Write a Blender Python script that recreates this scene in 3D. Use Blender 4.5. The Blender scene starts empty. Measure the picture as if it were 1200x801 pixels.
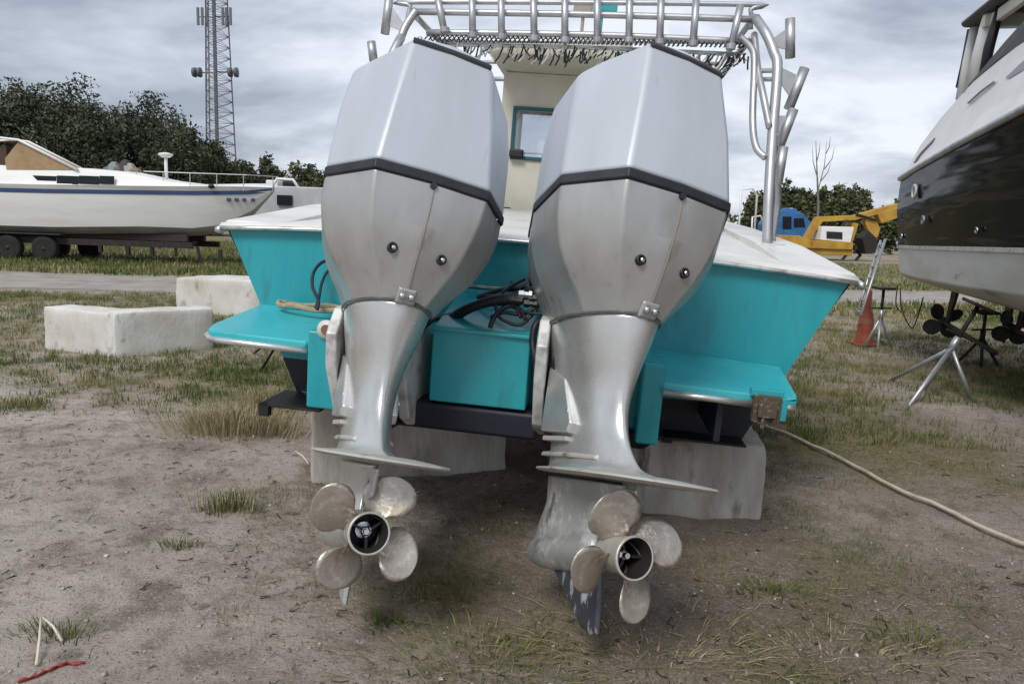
import bpy, bmesh, math, random
import numpy as np
from mathutils import Vector, Matrix

# ------------------------------------------------------------------ camera
D = math.pi / 180
CAM_H, PITCH, ROLL, FPX, IW, IH = 1.4, 8.6 * D, 2.02 * D, 867.0, 1200.0, 801.0
scene = bpy.context.scene
col = scene.collection
fwd = Vector((0, math.cos(PITCH), -math.sin(PITCH)))
r0 = Vector((1, 0, 0)); u0 = r0.cross(fwd)
c_, s_ = math.cos(ROLL), math.sin(ROLL)
CR = c_ * r0 + s_ * u0
CU = c_ * u0 - s_ * r0
cam_d = bpy.data.cameras.new('camera')
cam = bpy.data.objects.new('camera', cam_d); col.objects.link(cam)
m = Matrix.Identity(4)
for i in range(3):
    m[i][0] = CR[i]; m[i][1] = CU[i]; m[i][2] = -fwd[i]
m[0][3], m[1][3], m[2][3] = 0, 0, CAM_H
cam.matrix_world = m
cam_d.sensor_width = 36; cam_d.lens = 36 * FPX / IW
cam_d.clip_start = 0.05; cam_d.clip_end = 3000
scene.camera = cam

# ------------------------------------------------------------------ sky and sun
SUN_EL, SUN_AZ = 48 * D, 205 * D
world = bpy.data.worlds.new('World'); scene.world = world; world.use_nodes = True
nt = world.node_tree; nt.nodes.clear()
def N(t, **k):
    n = nt.nodes.new(t)
    for a, b in k.items(): setattr(n, a, b)
    return n
out = N('ShaderNodeOutputWorld'); bg = N('ShaderNodeBackground'); bg.inputs[1].default_value = 0.12
nt.links.new(bg.outputs[0], out.inputs[0])
sky = N('ShaderNodeTexSky'); sky.sky_type = 'NISHITA'; sky.sun_disc = False
sky.sun_elevation = SUN_EL; sky.sun_rotation = SUN_AZ; sky.dust_density = 2.0
tc = N('ShaderNodeTexCoord'); sep = N('ShaderNodeSeparateXYZ'); nt.links.new(tc.outputs['Generated'], sep.inputs[0])
def math_(op, a, b=None):
    n = N('ShaderNodeMath', operation=op)
    for i, v in enumerate((a, b)):
        if v is None: continue
        if isinstance(v, (int, float)): n.inputs[i].default_value = v
        else: nt.links.new(v, n.inputs[i])
    return n.outputs[0]
zc = math_('MAXIMUM', sep.outputs[2], 0.0)
zd = math_('ADD', zc, 0.24)
comb = N('ShaderNodeCombineXYZ')
nt.links.new(math_('DIVIDE', sep.outputs[0], zd), comb.inputs[0])
nt.links.new(math_('DIVIDE', sep.outputs[1], zd), comb.inputs[1])
mp = N('ShaderNodeMapping'); mp.inputs['Location'].default_value = (3.1, 7.7, 0.4); mp.inputs['Scale'].default_value = (0.85, 1.05, 1)
mp.inputs['Rotation'].default_value = (0, 0, -0.12)
nt.links.new(comb.outputs[0], mp.inputs[0])
nz = N('ShaderNodeTexNoise'); nz.inputs['Scale'].default_value = 1.55; nz.inputs['Detail'].default_value = 8; nz.inputs['Roughness'].default_value = 0.55
nz.inputs['Distortion'].default_value = 0.35
nt.links.new(mp.outputs[0], nz.inputs['Vector'])
rmp = N('ShaderNodeValToRGB'); e = rmp.color_ramp.elements
e[0].position = 0.38; e[0].color = (2.05, 2.3, 2.75, 1)
e[1].position = 0.63; e[1].color = (4.9, 5.15, 5.55, 1)
k = rmp.color_ramp.elements.new(0.5); k.color = (3.3, 3.6, 4.1, 1)
nt.links.new(nz.outputs[0], rmp.inputs[0])
mixs = N('ShaderNodeMixRGB'); mixs.inputs[0].default_value = 0.93
nt.links.new(sky.outputs[0], mixs.inputs[1]); nt.links.new(rmp.outputs[0], mixs.inputs[2])
nt.links.new(mixs.outputs[0], bg.inputs[0])

sun_d = bpy.data.lights.new('sun', 'SUN'); sun_d.energy = 1.5; sun_d.angle = 22 * D; sun_d.color = (1, 0.97, 0.92)
sun = bpy.data.objects.new('sun', sun_d); col.objects.link(sun)
sdir = Vector((math.sin(SUN_AZ) * math.cos(SUN_EL), math.cos(SUN_AZ) * math.cos(SUN_EL), math.sin(SUN_EL)))
sun.rotation_euler = sdir.to_track_quat('Z', 'Y').to_euler()
sun.location = (0, 0, 30)

vs = scene.view_settings
vs.view_transform = 'Standard'; vs.look = 'None'; vs.gamma = 1; vs.exposure = 0.62; vs.use_curve_mapping = False
scene.render.engine = 'CYCLES'
scene.cycles.use_denoising = True
scene.cycles.max_bounces = 6

# ------------------------------------------------------------------ pixel helpers (design coordinates)
C0 = Vector((0, 0, CAM_H))
def ray(px, py): return fwd + CR * ((px - IW / 2) / FPX) - CU * ((py - IH / 2) / FPX)
def atY(px, py, Y):
    d = ray(px, py); return C0 + d * (Y / d.y)
def atZ(px, py, Z=0.0):
    d = ray(px, py); return C0 + d * ((Z - CAM_H) / d.z)
PSI, HEEL = -6.7 * D, 2.7 * D
BM = Matrix.Rotation(PSI, 3, 'Z') @ Matrix.Rotation(HEEL, 3, 'Y')
BO = Vector((-.1845, 2.6235, .5105))
BI = BM.transposed()
def atB(px, py, y):
    d = ray(px, py); n = BM.col[1]; o = C0 - BO
    k = (y - n.dot(o)) / n.dot(d)
    return BI @ (o + d * k)

# ------------------------------------------------------------------ object helpers
rng = np.random.default_rng(7)
random.seed(5)
def tag(o, label=None, cat=None, group=None, kind=None):
    if label: o['label'] = label
    if cat: o['category'] = cat
    if group: o['group'] = group
    if kind: o['kind'] = kind
    return o
def empty(name, loc=(0, 0, 0), rot=(0, 0, 0)):
    o = bpy.data.objects.new(name, None); col.objects.link(o)
    o.location = loc; o.rotation_euler = rot; o.empty_display_size = 0.1
    return o
def copy_tree(o, parent=None):
    c = o.copy(); col.objects.link(c); c.parent = parent
    for ch in list(o.children): copy_tree(ch, c)
    return c
def fast_mesh(name, verts, polys, attr=None):
    me = bpy.data.meshes.new(name)
    v = np.asarray(verts, np.float32)
    me.vertices.add(len(v)); me.vertices.foreach_set('co', v.ravel())
    ls, st, tot = [], [], 0
    for p in polys:
        p = np.asarray(p, np.int32)
        if len(p) == 0: continue
        ls.append(p.ravel()); st.append(tot + np.arange(len(p)) * p.shape[1]); tot += p.size
    ls = np.concatenate(ls).astype(np.int32); st = np.concatenate(st).astype(np.int32)
    me.loops.add(len(ls)); me.loops.foreach_set('vertex_index', ls)
    me.polygons.add(len(st)); me.polygons.foreach_set('loop_start', st)
    if attr:
        for k, a in attr.items():
            at = me.attributes.new(k, 'FLOAT', 'POINT'); at.data.foreach_set('value', np.asarray(a, np.float32))
    me.update(calc_edges=True); me.validate()
    return me
def link(name, me, mat, parent=None, smooth=False, bevel=0, seg=2, ang=30):
    o = bpy.data.objects.new(name, me); col.objects.link(o)
    if mat: me.materials.append(mat)
    if smooth or bevel:
        me.polygons.foreach_set('use_smooth', np.ones(len(me.polygons), bool))
    if bevel:
        b = o.modifiers.new('bevel', 'BEVEL'); b.width = bevel; b.segments = seg; b.limit_method = 'ANGLE'; b.angle_limit = ang * D
        b.harden_normals = True
    if parent: o.parent = parent
    return o
class MB:
    def __init__(s): s.v = []; s.f = []; s.T = None
    def add(s, vs, fs):
        b = len(s.v); s.v += [Vector(v) for v in vs]; s.f += [tuple(b + i for i in f) for f in fs]; return s
    def box(s, x0, x1, y0, y1, z0, z1, R=None, at=None):
        vs = [Vector((x, y, z)) for z in (z0, z1) for y in (y0, y1) for x in (x0, x1)]
        if R is not None: vs = [R @ v for v in vs]
        if at is not None: vs = [v + Vector(at) for v in vs]
        return s.add(vs, [(0, 2, 3, 1), (4, 5, 7, 6), (0, 1, 5, 4), (2, 6, 7, 3), (0, 4, 6, 2), (1, 3, 7, 5)])
    def loft(s, rings, cap0=True, cap1=True, closed=True):
        n = len(rings[0]); vs = [p for r in rings for p in r]; fs = []
        for i in range(len(rings) - 1):
            for j in range(n if closed else n - 1):
                a = i * n + j; b = i * n + (j + 1) % n
                fs.append((a, b, b + n, a + n))
        if cap0: fs.append(tuple(reversed(range(n))))
        if cap1: fs.append(tuple(range((len(rings) - 1) * n, len(rings) * n)))
        return s.add(vs, fs)
    def prism(s, pts, off):
        off = Vector(off); a = [Vector(p) for p in pts]; b = [p + off for p in a]
        n = len(a)
        return s.add(a + b, [tuple(reversed(range(n))), tuple(range(n, 2 * n))] + [(i, (i + 1) % n, n + (i + 1) % n, n + i) for i in range(n)])
    def tube(s, pts, r, n=8, caps=True):
        P = [Vector(p) for p in pts]; R = r if isinstance(r, (list, tuple)) else [r] * len(P)
        rings = []; up = None
        for i, p in enumerate(P):
            t = (P[min(i + 1, len(P) - 1)] - P[max(i - 1, 0)]).normalized()
            if up is None: up = Vector((0, 0, 1)) if abs(t.z) < .9 else Vector((1, 0, 0))
            a = t.cross(up).normalized(); b = a.cross(t).normalized(); up = b
            rings.append([p + (a * math.cos(q) + b * math.sin(q)) * R[i] for q in [2 * math.pi * k / n for k in range(n)]])
        return s.loft(rings, caps, caps)
    def rev(s, prof, n=20, axis='z', at=(0, 0, 0), cap0=True, cap1=True):
        at = Vector(at); rings = []
        for h, r in prof:
            ring = []
            for k in range(n):
                q = 2 * math.pi * k / n; a, b = r * math.cos(q), r * math.sin(q)
                ring.append(at + (Vector((a, b, h)) if axis == 'z' else Vector((a, h, b)) if axis == 'y' else Vector((h, a, b))))
            rings.append(ring)
        return s.loft(rings, cap0, cap1)
    def mesh(s, name):
        me = bpy.data.meshes.new(name)
        vs = s.v if s.T is None else [s.T @ v for v in s.v]
        me.from_pydata([tuple(v) for v in vs], [], s.f); me.update()
        bm = bmesh.new(); bm.from_mesh(me); bmesh.ops.recalc_face_normals(bm, faces=bm.faces); bm.to_mesh(me); bm.free()
        return me
    def build(s, name, mat, parent=None, smooth=False, bevel=0, seg=2, ang=30):
        return link(name, s.mesh(name), mat, parent, smooth, bevel, seg, ang)
def smooth_path(pts, n=6):
    P = [Vector(p) for p in pts]; P = [P[0] * 2 - P[1]] + P + [P[-1] * 2 - P[-2]]; o = []
    for i in range(1, len(P) - 2):
        for k in range(n):
            t = k / n; a, b, c, d = P[i - 1:i + 3]
            o.append(0.5 * ((2 * b) + (c - a) * t + (2 * a - 5 * b + 4 * c - d) * t * t + (3 * b - a - 3 * c + d) * t ** 3))
    o.append(P[-2]); return o

# ------------------------------------------------------------------ materials
def mat(name, c, rough=.5, metal=0., c2=None, nscale=4., lo=.4, hi=.65, bump=0., bscale=40., rvar=0., coat=0., stretch=(1, 1, 1), detail=6, c3=None, n3=20., lo3=.6, hi3=.7):
    m = bpy.data.materials.new(name); m.use_nodes = True; t = m.node_tree; b = t.nodes['Principled BSDF']
    b.inputs['Base Color'].default_value = (*c, 1); b.inputs['Roughness'].default_value = rough; b.inputs['Metallic'].default_value = metal
    if coat: b.inputs['Coat Weight'].default_value = coat; b.inputs['Coat Roughness'].default_value = .15
    tcn = t.nodes.new('ShaderNodeTexCoord'); mpn = t.nodes.new('ShaderNodeMapping'); mpn.inputs['Scale'].default_value = stretch
    t.links.new(tcn.outputs['Object'], mpn.inputs[0])
    def noise(sc, det=detail):
        n = t.nodes.new('ShaderNodeTexNoise'); n.inputs['Scale'].default_value = sc; n.inputs['Detail'].default_value = det; n.inputs['Roughness'].default_value = .6
        t.links.new(mpn.outputs[0], n.inputs['Vector']); return n
    colsock = None
    def layer(prev, cc, sc, l, h):
        n = noise(sc); mr = t.nodes.new('ShaderNodeMapRange'); mr.inputs[1].default_value = l; mr.inputs[2].default_value = h
        t.links.new(n.outputs[0], mr.inputs[0])
        mx = t.nodes.new('ShaderNodeMixRGB'); t.links.new(mr.outputs[0], mx.inputs[0])
        if prev is None: mx.inputs[1].default_value = (*c, 1)
        else: t.links.new(prev, mx.inputs[1])
        mx.inputs[2].default_value = (*cc, 1); return mx.outputs[0]
    if c2: colsock = layer(None, c2, nscale, lo, hi)
    if c3: colsock = layer(colsock, c3, n3, lo3, hi3)
    if colsock: t.links.new(colsock, b.inputs['Base Color'])
    if rvar:
        n = noise(nscale * 1.7); mr = t.nodes.new('ShaderNodeMapRange'); mr.inputs[1].default_value = .3; mr.inputs[2].default_value = .7
        mr.inputs[3].default_value = max(0, rough - rvar); mr.inputs[4].default_value = rough + rvar
        t.links.new(n.outputs[0], mr.inputs[0]); t.links.new(mr.outputs[0], b.inputs['Roughness'])
    if bump:
        n = noise(bscale); bn = t.nodes.new('ShaderNodeBump'); bn.inputs['Strength'].default_value = bump; bn.inputs['Distance'].default_value = .01
        t.links.new(n.outputs[0], bn.inputs['Height']); t.links.new(bn.outputs[0], b.inputs['Normal'])
    return m
def tint_mat(name, ramp, rough=.8, trans=.0):
    m = bpy.data.materials.new(name); m.use_nodes = True; t = m.node_tree; b = t.nodes['Principled BSDF']
    a = t.nodes.new('ShaderNodeAttribute'); a.attribute_name = 'tint'
    r = t.nodes.new('ShaderNodeValToRGB'); el = r.color_ramp.elements
    el[0].position, el[0].color = ramp[0][0], (*ramp[0][1], 1); el[1].position, el[1].color = ramp[-1][0], (*ramp[-1][1], 1)
    for p, cc in ramp[1:-1]: q = el.new(p); q.color = (*cc, 1)
    t.links.new(a.outputs['Fac'], r.inputs[0]); t.links.new(r.outputs[0], b.inputs['Base Color'])
    b.inputs['Roughness'].default_value = rough; b.inputs['Specular IOR Level'].default_value = .2
    return m
M = {}
M['cowl_top'] = mat('cowl_silver_blue', (.50, .545, .60), .40, .1, (.43, .465, .505), 2.6, .35, .7, .03, 300, .1, stretch=(1.6, 1.6, .45), c3=(.38, .39, .40), n3=11, lo3=.64, hi3=.78)
M['cowl_low'] = mat('cowl_silver_grey', (.45, .46, .455), .36, .42, (.37, .37, .355), 3.5, .38, .66, .04, 250, .1, stretch=(1.6, 1.6, .6), c3=(.25, .215, .165), n3=7, lo3=.60, hi3=.76)
M['leg'] = mat('leg_silver', (.60, .61, .60), .29, .65, (.50, .50, .47), 5, .4, .7, .05, 200, .1, c3=(.30, .26, .21), n3=12, lo3=.66, hi3=.76)
M['gear'] = mat('gearcase_worn', (.42, .43, .42), .42, .45, (.62, .62, .60), 11, .50, .60, .2, 60, .1, c3=(.15, .15, .15), n3=8, lo3=.58, hi3=.70)
M['plate'] = mat('plate_worn', (.46, .45, .41), .55, .25, (.17, .15, .12), 13, .55, .68, .15, 80)
M['rubber'] = mat('black_rubber', (.012, .013, .018), .5, 0, (.03, .03, .035), 6, .4, .7, .1, 90)
M['prop'] = mat('tarnished_steel', (.52, .48, .42), .38, .72, (.27, .21, .155), 6, .45, .66, .25, 70, .1, c3=(.68, .64, .57), n3=26, lo3=.54, hi3=.66)
M['hub'] = mat('dull_steel_hub', (.56, .54, .50), .4, .5, (.36, .33, .29), 12, .48, .66, .08, 60)
M['bore'] = mat('black_bore', (.012, .011, .010), .8)  # inside of the propeller hub, rough black
M['black'] = mat('black_plastic', (.012, .012, .013), .45)
M['chrome'] = mat('bright_metal', (.62, .62, .62), .25, 1.)
M['clamp'] = mat('clamp_painted', (.66, .66, .64), .42, .2, (.34, .34, .32), 9, .48, .66, .1, 60)
M['teal'] = mat('teal_gelcoat', (.010, .30, .355), .32, 0, (.025, .365, .41), 2.5, .3, .7, .03, 120, .12, coat=.2, stretch=(2.2, 2.2, .5), c3=(.03, .155, .18), n3=5, lo3=.56, hi3=.80)
M['teal_light'] = mat('sky_sheen_turquoise', (.028, .39, .445), .36, 0, (.06, .46, .50), 3.5, .35, .7, .03, 120, .1, c3=(.05, .26, .27), n3=9, lo3=.62, hi3=.75)  # lighter teal: sky reflection on the platform tops put into the colour
M['navy'] = mat('navy_bottom_paint', (.006, .008, .018), .55, 0, (.013, .016, .028), 5, .4, .7, .1, 80)
M['white'] = mat('white_gelcoat', (.72, .72, .69), .4, 0, (.58, .57, .52), 3, .45, .72, .03, 90, .1, c3=(.42, .39, .33), n3=16, lo3=.66, hi3=.74)
M['cream'] = mat('cream_gelcoat', (.60, .585, .49), .5, 0, (.50, .48, .39), 3.5, .42, .7, .03, 60)
M['alu'] = mat('brushed_aluminium', (.50, .51, .52), .46, .8, (.42, .43, .44), 8, .4, .7, .03, 120, .08)
M['rub'] = mat('rub_strip_steel', (.68, .68, .67), .32, .8, (.36, .32, .28), 14, .5, .7)
M['cord_dark'] = mat('dark_cord', (.03, .03, .035), .8)
M['cord_light'] = mat('light_cord', (.62, .62, .58), .8)
M['rope'] = mat('beige_rope', (.40, .33, .22), .9, 0, (.26, .20, .13), 30)
M['block'] = mat('weathered_white_concrete', (.66, .65, .62), .85, 0, (.52, .49, .42), 2.6, .40, .66, .5, 30, stretch=(1.1, 1.1, .6), c3=(.30, .27, .22), n3=7, lo3=.58, hi3=.74)
M['block_dirty_shaded'] = mat('grimy_shaded_concrete', (.58, .56, .51), .9, 0, (.36, .33, .27), 3.5, .38, .62, .6, 30, stretch=(1.6, 1.6, .45), c3=(.09, .075, .055), n3=5, lo3=.55, hi3=.70)  # stains, plus a darker base with the shade under the boat painted in
M['galv'] = mat('galvanised_steel', (.48, .50, .52), .45, .7, (.33, .33, .33), 9, .45, .7)
M['dark_steel'] = mat('dark_steel', (.020, .019, .018), .65, .2, (.045, .034, .028), 10, .5, .7)
M['orange'] = mat('faded_orange', (.36, .075, .035), .7, 0, (.20, .055, .035), 10, .45, .7)
M['glass_blue'] = mat('reflective_glass', (.03, .035, .045), .08)
def clear_glass():
    m = bpy.data.materials.new('clear_pane'); m.use_nodes = True; t = m.node_tree; t.nodes.clear()
    o = t.nodes.new('ShaderNodeOutputMaterial'); mx = t.nodes.new('ShaderNodeMixShader'); mx.inputs[0].default_value = .14
    a = t.nodes.new('ShaderNodeBsdfTransparent'); a.inputs[0].default_value = (.93, .95, .97, 1); g = t.nodes.new('ShaderNodeBsdfGlossy'); g.inputs['Roughness'].default_value = .05
    t.links.new(a.outputs[0], mx.inputs[1]); t.links.new(g.outputs[0], mx.inputs[2]); t.links.new(mx.outputs[0], o.inputs[0]); return m
M['pane'] = clear_glass()

# ------------------------------------------------------------------ terrain
_perm = rng.random((256, 256))
def vnoise(x, y):
    xi = np.floor(x).astype(int); yi = np.floor(y).astype(int); fx = x - xi; fy = y - yi
    fx = fx * fx * (3 - 2 * fx); fy = fy * fy * (3 - 2 * fy)
    g = lambda a, b: _perm[a % 256, b % 256]
    return (g(xi, yi) * (1 - fx) + g(xi + 1, yi) * fx) * (1 - fy) + (g(xi, yi + 1) * (1 - fx) + g(xi + 1, yi + 1) * fx) * fy
def fbm(x, y, o=4, g=.5):
    x = np.asarray(x, float); y = np.asarray(y, float); s = 0; a = 1; t = 0
    for i in range(o): s = s + a * vnoise(x * 2 ** i + 17.3 * i, y * 2 ** i + 9.1 * i); t += a; a *= g
    return s / t
def ss(a, b, x): t = np.clip((x - a) / (b - a), 0, 1); return t * t * (3 - 2 * t)
def road_c(x): return 15.6 + .10 * np.maximum(x + 9, 0) ** 1.25
def road_m(x, y):
    d = np.abs(y - road_c(x)); return 1 - ss(1.7, 2.5, d + (fbm(x * .9, y * .9) - .5) * .9)
def grass_mask(x, y):
    x = np.asarray(x, float); y = np.asarray(y, float)
    left = ss(5.0, 7.2, y + .25 * x + 1.0) * .84
    left = np.where(y > 17.5, .92, left)
    right = ss(4.2, 6.6, y - .15 * (x - 2)) * .70
    right = np.maximum(right, .34 + .16 * ss(2, 4, y))
    wr = ss(-.2, 1.4, x - .12 * (y - 4))
    base = np.maximum(left * (1 - wr) + right * wr, .12)
    blob = lambda cx, cy, sx, sy, a: a * np.exp(-((x - cx) / sx) ** 2 - ((y - cy) / sy) ** 2)
    base = base + blob(-.02, 2.3, .4, .5, .40) + blob(-.15, 3.2, .6, .8, .34) + blob(-1.1, 3.6, .3, 1.0, .40) + blob(-.25, 2.75, .3, .3, .25) + blob(-1.75, 4.85, .45, .35, .5)
    base = base + blob(1.0, 2.3, .35, .3, .22) + blob(1.5, 3.1, .45, .4, .22) + blob(-2.6, 3.6, .5, .4, .18) + blob(-3.3, 5.2, .9, .5, .40) + blob(-2.2, 5.4, .8, .5, .35) + blob(-3.9, 4.4, .5, .3, .25) + blob(2.6, 4.9, .9, .6, .25) + blob(3.4, 4.1, .7, .5, .22) + blob(.75, 2.05, .5, .2, .3)
    n = fbm(x * .8 + 3, y * .8, 4) - .5; n2 = fbm(x * 3.3, y * 3.3 + 5, 3) - .5
    mk = np.clip(base + n * .75 + n2 * .45, 0, 1)
    return mk * (1 - road_m(x, y) * .93)
def moist_shade_mask(x, y):  # damp soil centre and right, with under-boat shade painted into the same mask
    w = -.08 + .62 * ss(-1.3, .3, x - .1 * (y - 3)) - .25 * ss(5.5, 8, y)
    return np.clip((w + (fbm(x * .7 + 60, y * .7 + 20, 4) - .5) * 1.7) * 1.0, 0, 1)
def ground_z(x, y):
    x = np.asarray(x, float); y = np.asarray(y, float)
    d = np.sqrt(x * x + y * y)
    z = (fbm(x * 1.1, y * 1.1, 3) - .5) * .05 + (fbm(x * 5, y * 5 + 40, 3) - .5) * .028 + (fbm(x * 17, y * 17 + 11, 2) - .5) * .014
    z = z * np.clip(1.2 - d / 14, .25, 1)
    return z * (1 - .7 * road_m(x, y))
def axis(lo, hi, step, far, g):
    a = list(np.arange(lo, hi + 1e-6, step)); s = step; v = hi
    while v < far: s *= g; v += s; a.append(v)
    return a
xp = axis(0, 3.6, .024, 900, 1.045); xs_ = np.array([-v for v in xp[:0:-1]] + xp)
yp = axis(1.3, 6.0, .024, 1500, 1.03); yn = [1.3 - v for v in axis(0, .1, .05, 80, 1.25)[:0:-1]]
ys_ = np.array(yn + yp)
X, Y = np.meshgrid(xs_, ys_); Z = ground_z(X, Y)
nx, ny = len(xs_), len(ys_)
idx = np.arange(nx * ny).reshape(ny, nx)
quads = np.stack([idx[:-1, :-1], idx[:-1, 1:], idx[1:, 1:], idx[1:, :-1]], -1).reshape(-1, 4)
gm = fast_mesh('ground', np.stack([X, Y, Z], -1).reshape(-1, 3), [quads], {'grass': grass_mask(X, Y).ravel(), 'road': road_m(X, Y).ravel(), 'moist_shade': moist_shade_mask(X, Y).ravel()})
def ground_material():
    m = bpy.data.materials.new('sandy_soil'); m.use_nodes = True; t = m.node_tree; b = t.nodes['Principled BSDF']
    b.inputs['Roughness'].default_value = .95; b.inputs['Specular IOR Level'].default_value = .1
    geo = t.nodes.new('ShaderNodeNewGeometry')
    def noise(sc, det=6, rg=.6):
        n = t.nodes.new('ShaderNodeTexNoise'); n.inputs['Scale'].default_value = sc; n.inputs['Detail'].default_value = det; n.inputs['Roughness'].default_value = rg
        t.links.new(geo.outputs['Position'], n.inputs['Vector']); return n.outputs[0]
    def mr(s, a, b2, c=0., d=1.):
        n = t.nodes.new('ShaderNodeMapRange'); n.inputs[1].default_value = a; n.inputs[2].default_value = b2; n.inputs[3].default_value = c; n.inputs[4].default_value = d
        t.links.new(s, n.inputs[0]); return n.outputs[0]
    def mix(f, a, b2, mode='MIX'):
        n = t.nodes.new('ShaderNodeMixRGB'); n.blend_type = mode
        for i, v in ((0, f), (1, a), (2, b2)):
            if isinstance(v, (tuple, float, int)): n.inputs[i].default_value = v if isinstance(v, (float, int)) else (*v, 1)
            else: t.links.new(v, n.inputs[i])
        return n.outputs[0]
    def at(nm):
        a = t.nodes.new('ShaderNodeAttribute'); a.attribute_name = nm; return a.outputs['Fac']
    sand = mix(mr(noise(1.1), .35, .65), (.55, .485, .43), (.44, .38, .33))
    sand = mix(at('moist_shade'), sand, (.225, .18, .145))
    sand = mix(mr(noise(9), .52, .75), sand, (.20, .165, .135))
    sand = mix(mr(noise(3.3), .50, .68), sand, (.225, .185, .15))
    sand = mix(mr(noise(85, 3), .56, .68), sand, (.50, .46, .41))
    sand = mix(mr(noise(120, 2), .58, .68), sand, (.13, .105, .085))
    sand = mix(mr(noise(38, 3), .62, .76), sand, (.12, .095, .075))
    turf = mix(mr(noise(2.2), .35, .65), (.26, .205, .125), (.165, .165, .07))
    turf = mix(mr(noise(30), .48, .68), turf, (.085, .07, .042))
    turf = mix(mr(noise(48), .55, .70), turf, (.34, .29, .20))
    g = t.nodes.new('ShaderNodeMath'); g.operation = 'ADD'; t.links.new(at('grass'), g.inputs[0]); t.links.new(mr(noise(14), .2, .8, -.28, .28), g.inputs[1])
    c = mix(mr(g.outputs[0], .40, .95), sand, turf)
    rd = mix(mr(noise(3), .35, .65), (.33, .30, .27), (.25, .22, .19))
    c = mix(at('road'), c, rd)
    t.links.new(c, b.inputs['Base Color'])
    bn = t.nodes.new('ShaderNodeBump'); bn.inputs['Strength'].default_value = .9; bn.inputs['Distance'].default_value = .025
    t.links.new(noise(34, 8, .75), bn.inputs['Height']); t.links.new(bn.outputs[0], b.inputs['Normal'])
    return m
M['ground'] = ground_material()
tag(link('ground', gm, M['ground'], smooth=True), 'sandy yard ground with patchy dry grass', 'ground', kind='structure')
def gz(x, y): return float(ground_z(np.array([x]), np.array([y]))[0])
# dirt road as a sheet of its own
xr = np.linspace(-60, 60, 241); rows = []
for k, o in enumerate(np.linspace(-1.75, 1.75, 9)):
    wob = (fbm(xr * .6 + 50 * (k > 4), xr * 0 + 3 * (k > 4), 3) - .5) * .9 * abs(o) / 1.75
    yy = road_c(xr) + o + wob; rows.append(np.stack([xr, yy, ground_z(xr, yy) + .012 + .01 * np.cos(o * 2.2)], -1))
rv = np.stack(rows).reshape(-1, 3); ii = np.arange(9 * 241).reshape(9, 241)
M['road'] = mat('packed_dirt', (.33, .30, .27), .95, 0, (.24, .21, .18), 1.5, .4, .65, .5, 20, c3=(.14, .13, .08), n3=.9, lo3=.58, hi3=.72)
tag(link('dirt_road', fast_mesh('dirt_road', rv, [np.stack([ii[:-1, :-1], ii[:-1, 1:], ii[1:, 1:], ii[1:, :-1]], -1).reshape(-1, 4)]), M['road'], smooth=True), 'pale packed dirt road crossing behind the white blocks', 'road', kind='structure')

# ------------------------------------------------------------------ teal fishing boat
boat = empty('fishing_boat', BO, (0, HEEL, PSI))
tag(boat, 'teal fishing boat with cream console and pipe rod rack, stern to the viewer', 'boat')
CX = .09
def crown(x): return .80 + .055 * (1 - ((x - CX) / 1.48) ** 2)
ST = [ # y, keel z, chine, waterline, sheer
    (.90, -.05, (1.09, .0), (1.17, .17), (1.475, .775)),
    (2.0, -.08, (1.11, .0), (1.20, .20), (1.50, .885)),
    (3.5, -.12, (1.09, .05), (1.20, .27), (1.52, .99)),
    (5.2, -.10, (.98, .16), (1.13, .40), (1.47, 1.10)),
    (6.9, -.02, (.66, .36), (.84, .58), (1.22, 1.26)),
    (8.2, .30, (.28, .62), (.40, .80), (.72, 1.40)),
    (9.0, .80, (.04, .95), (.05, 1.05), (.18, 1.50))]
hb = MB(); ht = MB()
hb.loft([[(CX - s[3][0], s[0], s[3][1]), (CX - s[2][0], s[0], s[2][1]), (CX, s[0], s[1]), (CX + s[2][0], s[0], s[2][1]), (CX + s[3][0], s[0], s[3][1])] for s in ST], False, False, False)
s = ST[0]
hb.add([(CX - s[3][0], .9, .17), (CX - s[2][0], .9, s[2][1]), (CX, .9, s[1]), (CX + s[2][0], .9, s[2][1]), (CX + s[3][0], .9, .17)], [(0, 1, 2, 3, 4)])
for sg in (-1, 1):
    ht.loft([[(CX + sg * s[3][0], s[0], s[3][1]), (CX + sg * (s[3][0] * .55 + s[4][0] * .45 - .02), s[0], s[3][1] * .55 + s[4][1] * .45), (CX + sg * s[4][0], s[0], s[4][1])] for s in ST], False, False, False)
hb.build('hull_bottom', M['navy'], boat, bevel=.02)
ht.build('hull_side', M['teal'], boat, smooth=True)
tr = MB(); n = 25
bot = [(CX + (-1.17 + 2.34 * i / n), .898, .17) for i in range(n + 1)]
top = [(CX + (-1.475 + 2.95 * i / n), .898, crown(CX - 1.475 + 2.95 * i / n) - .004) for i in range(n + 1)]
tr.loft([bot, [tuple((Vector(a) + Vector(b)) / 2) for a, b in zip(bot, top)], top], False, False, False)
tr.build('transom', M['teal'], boat, smooth=True)
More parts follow.
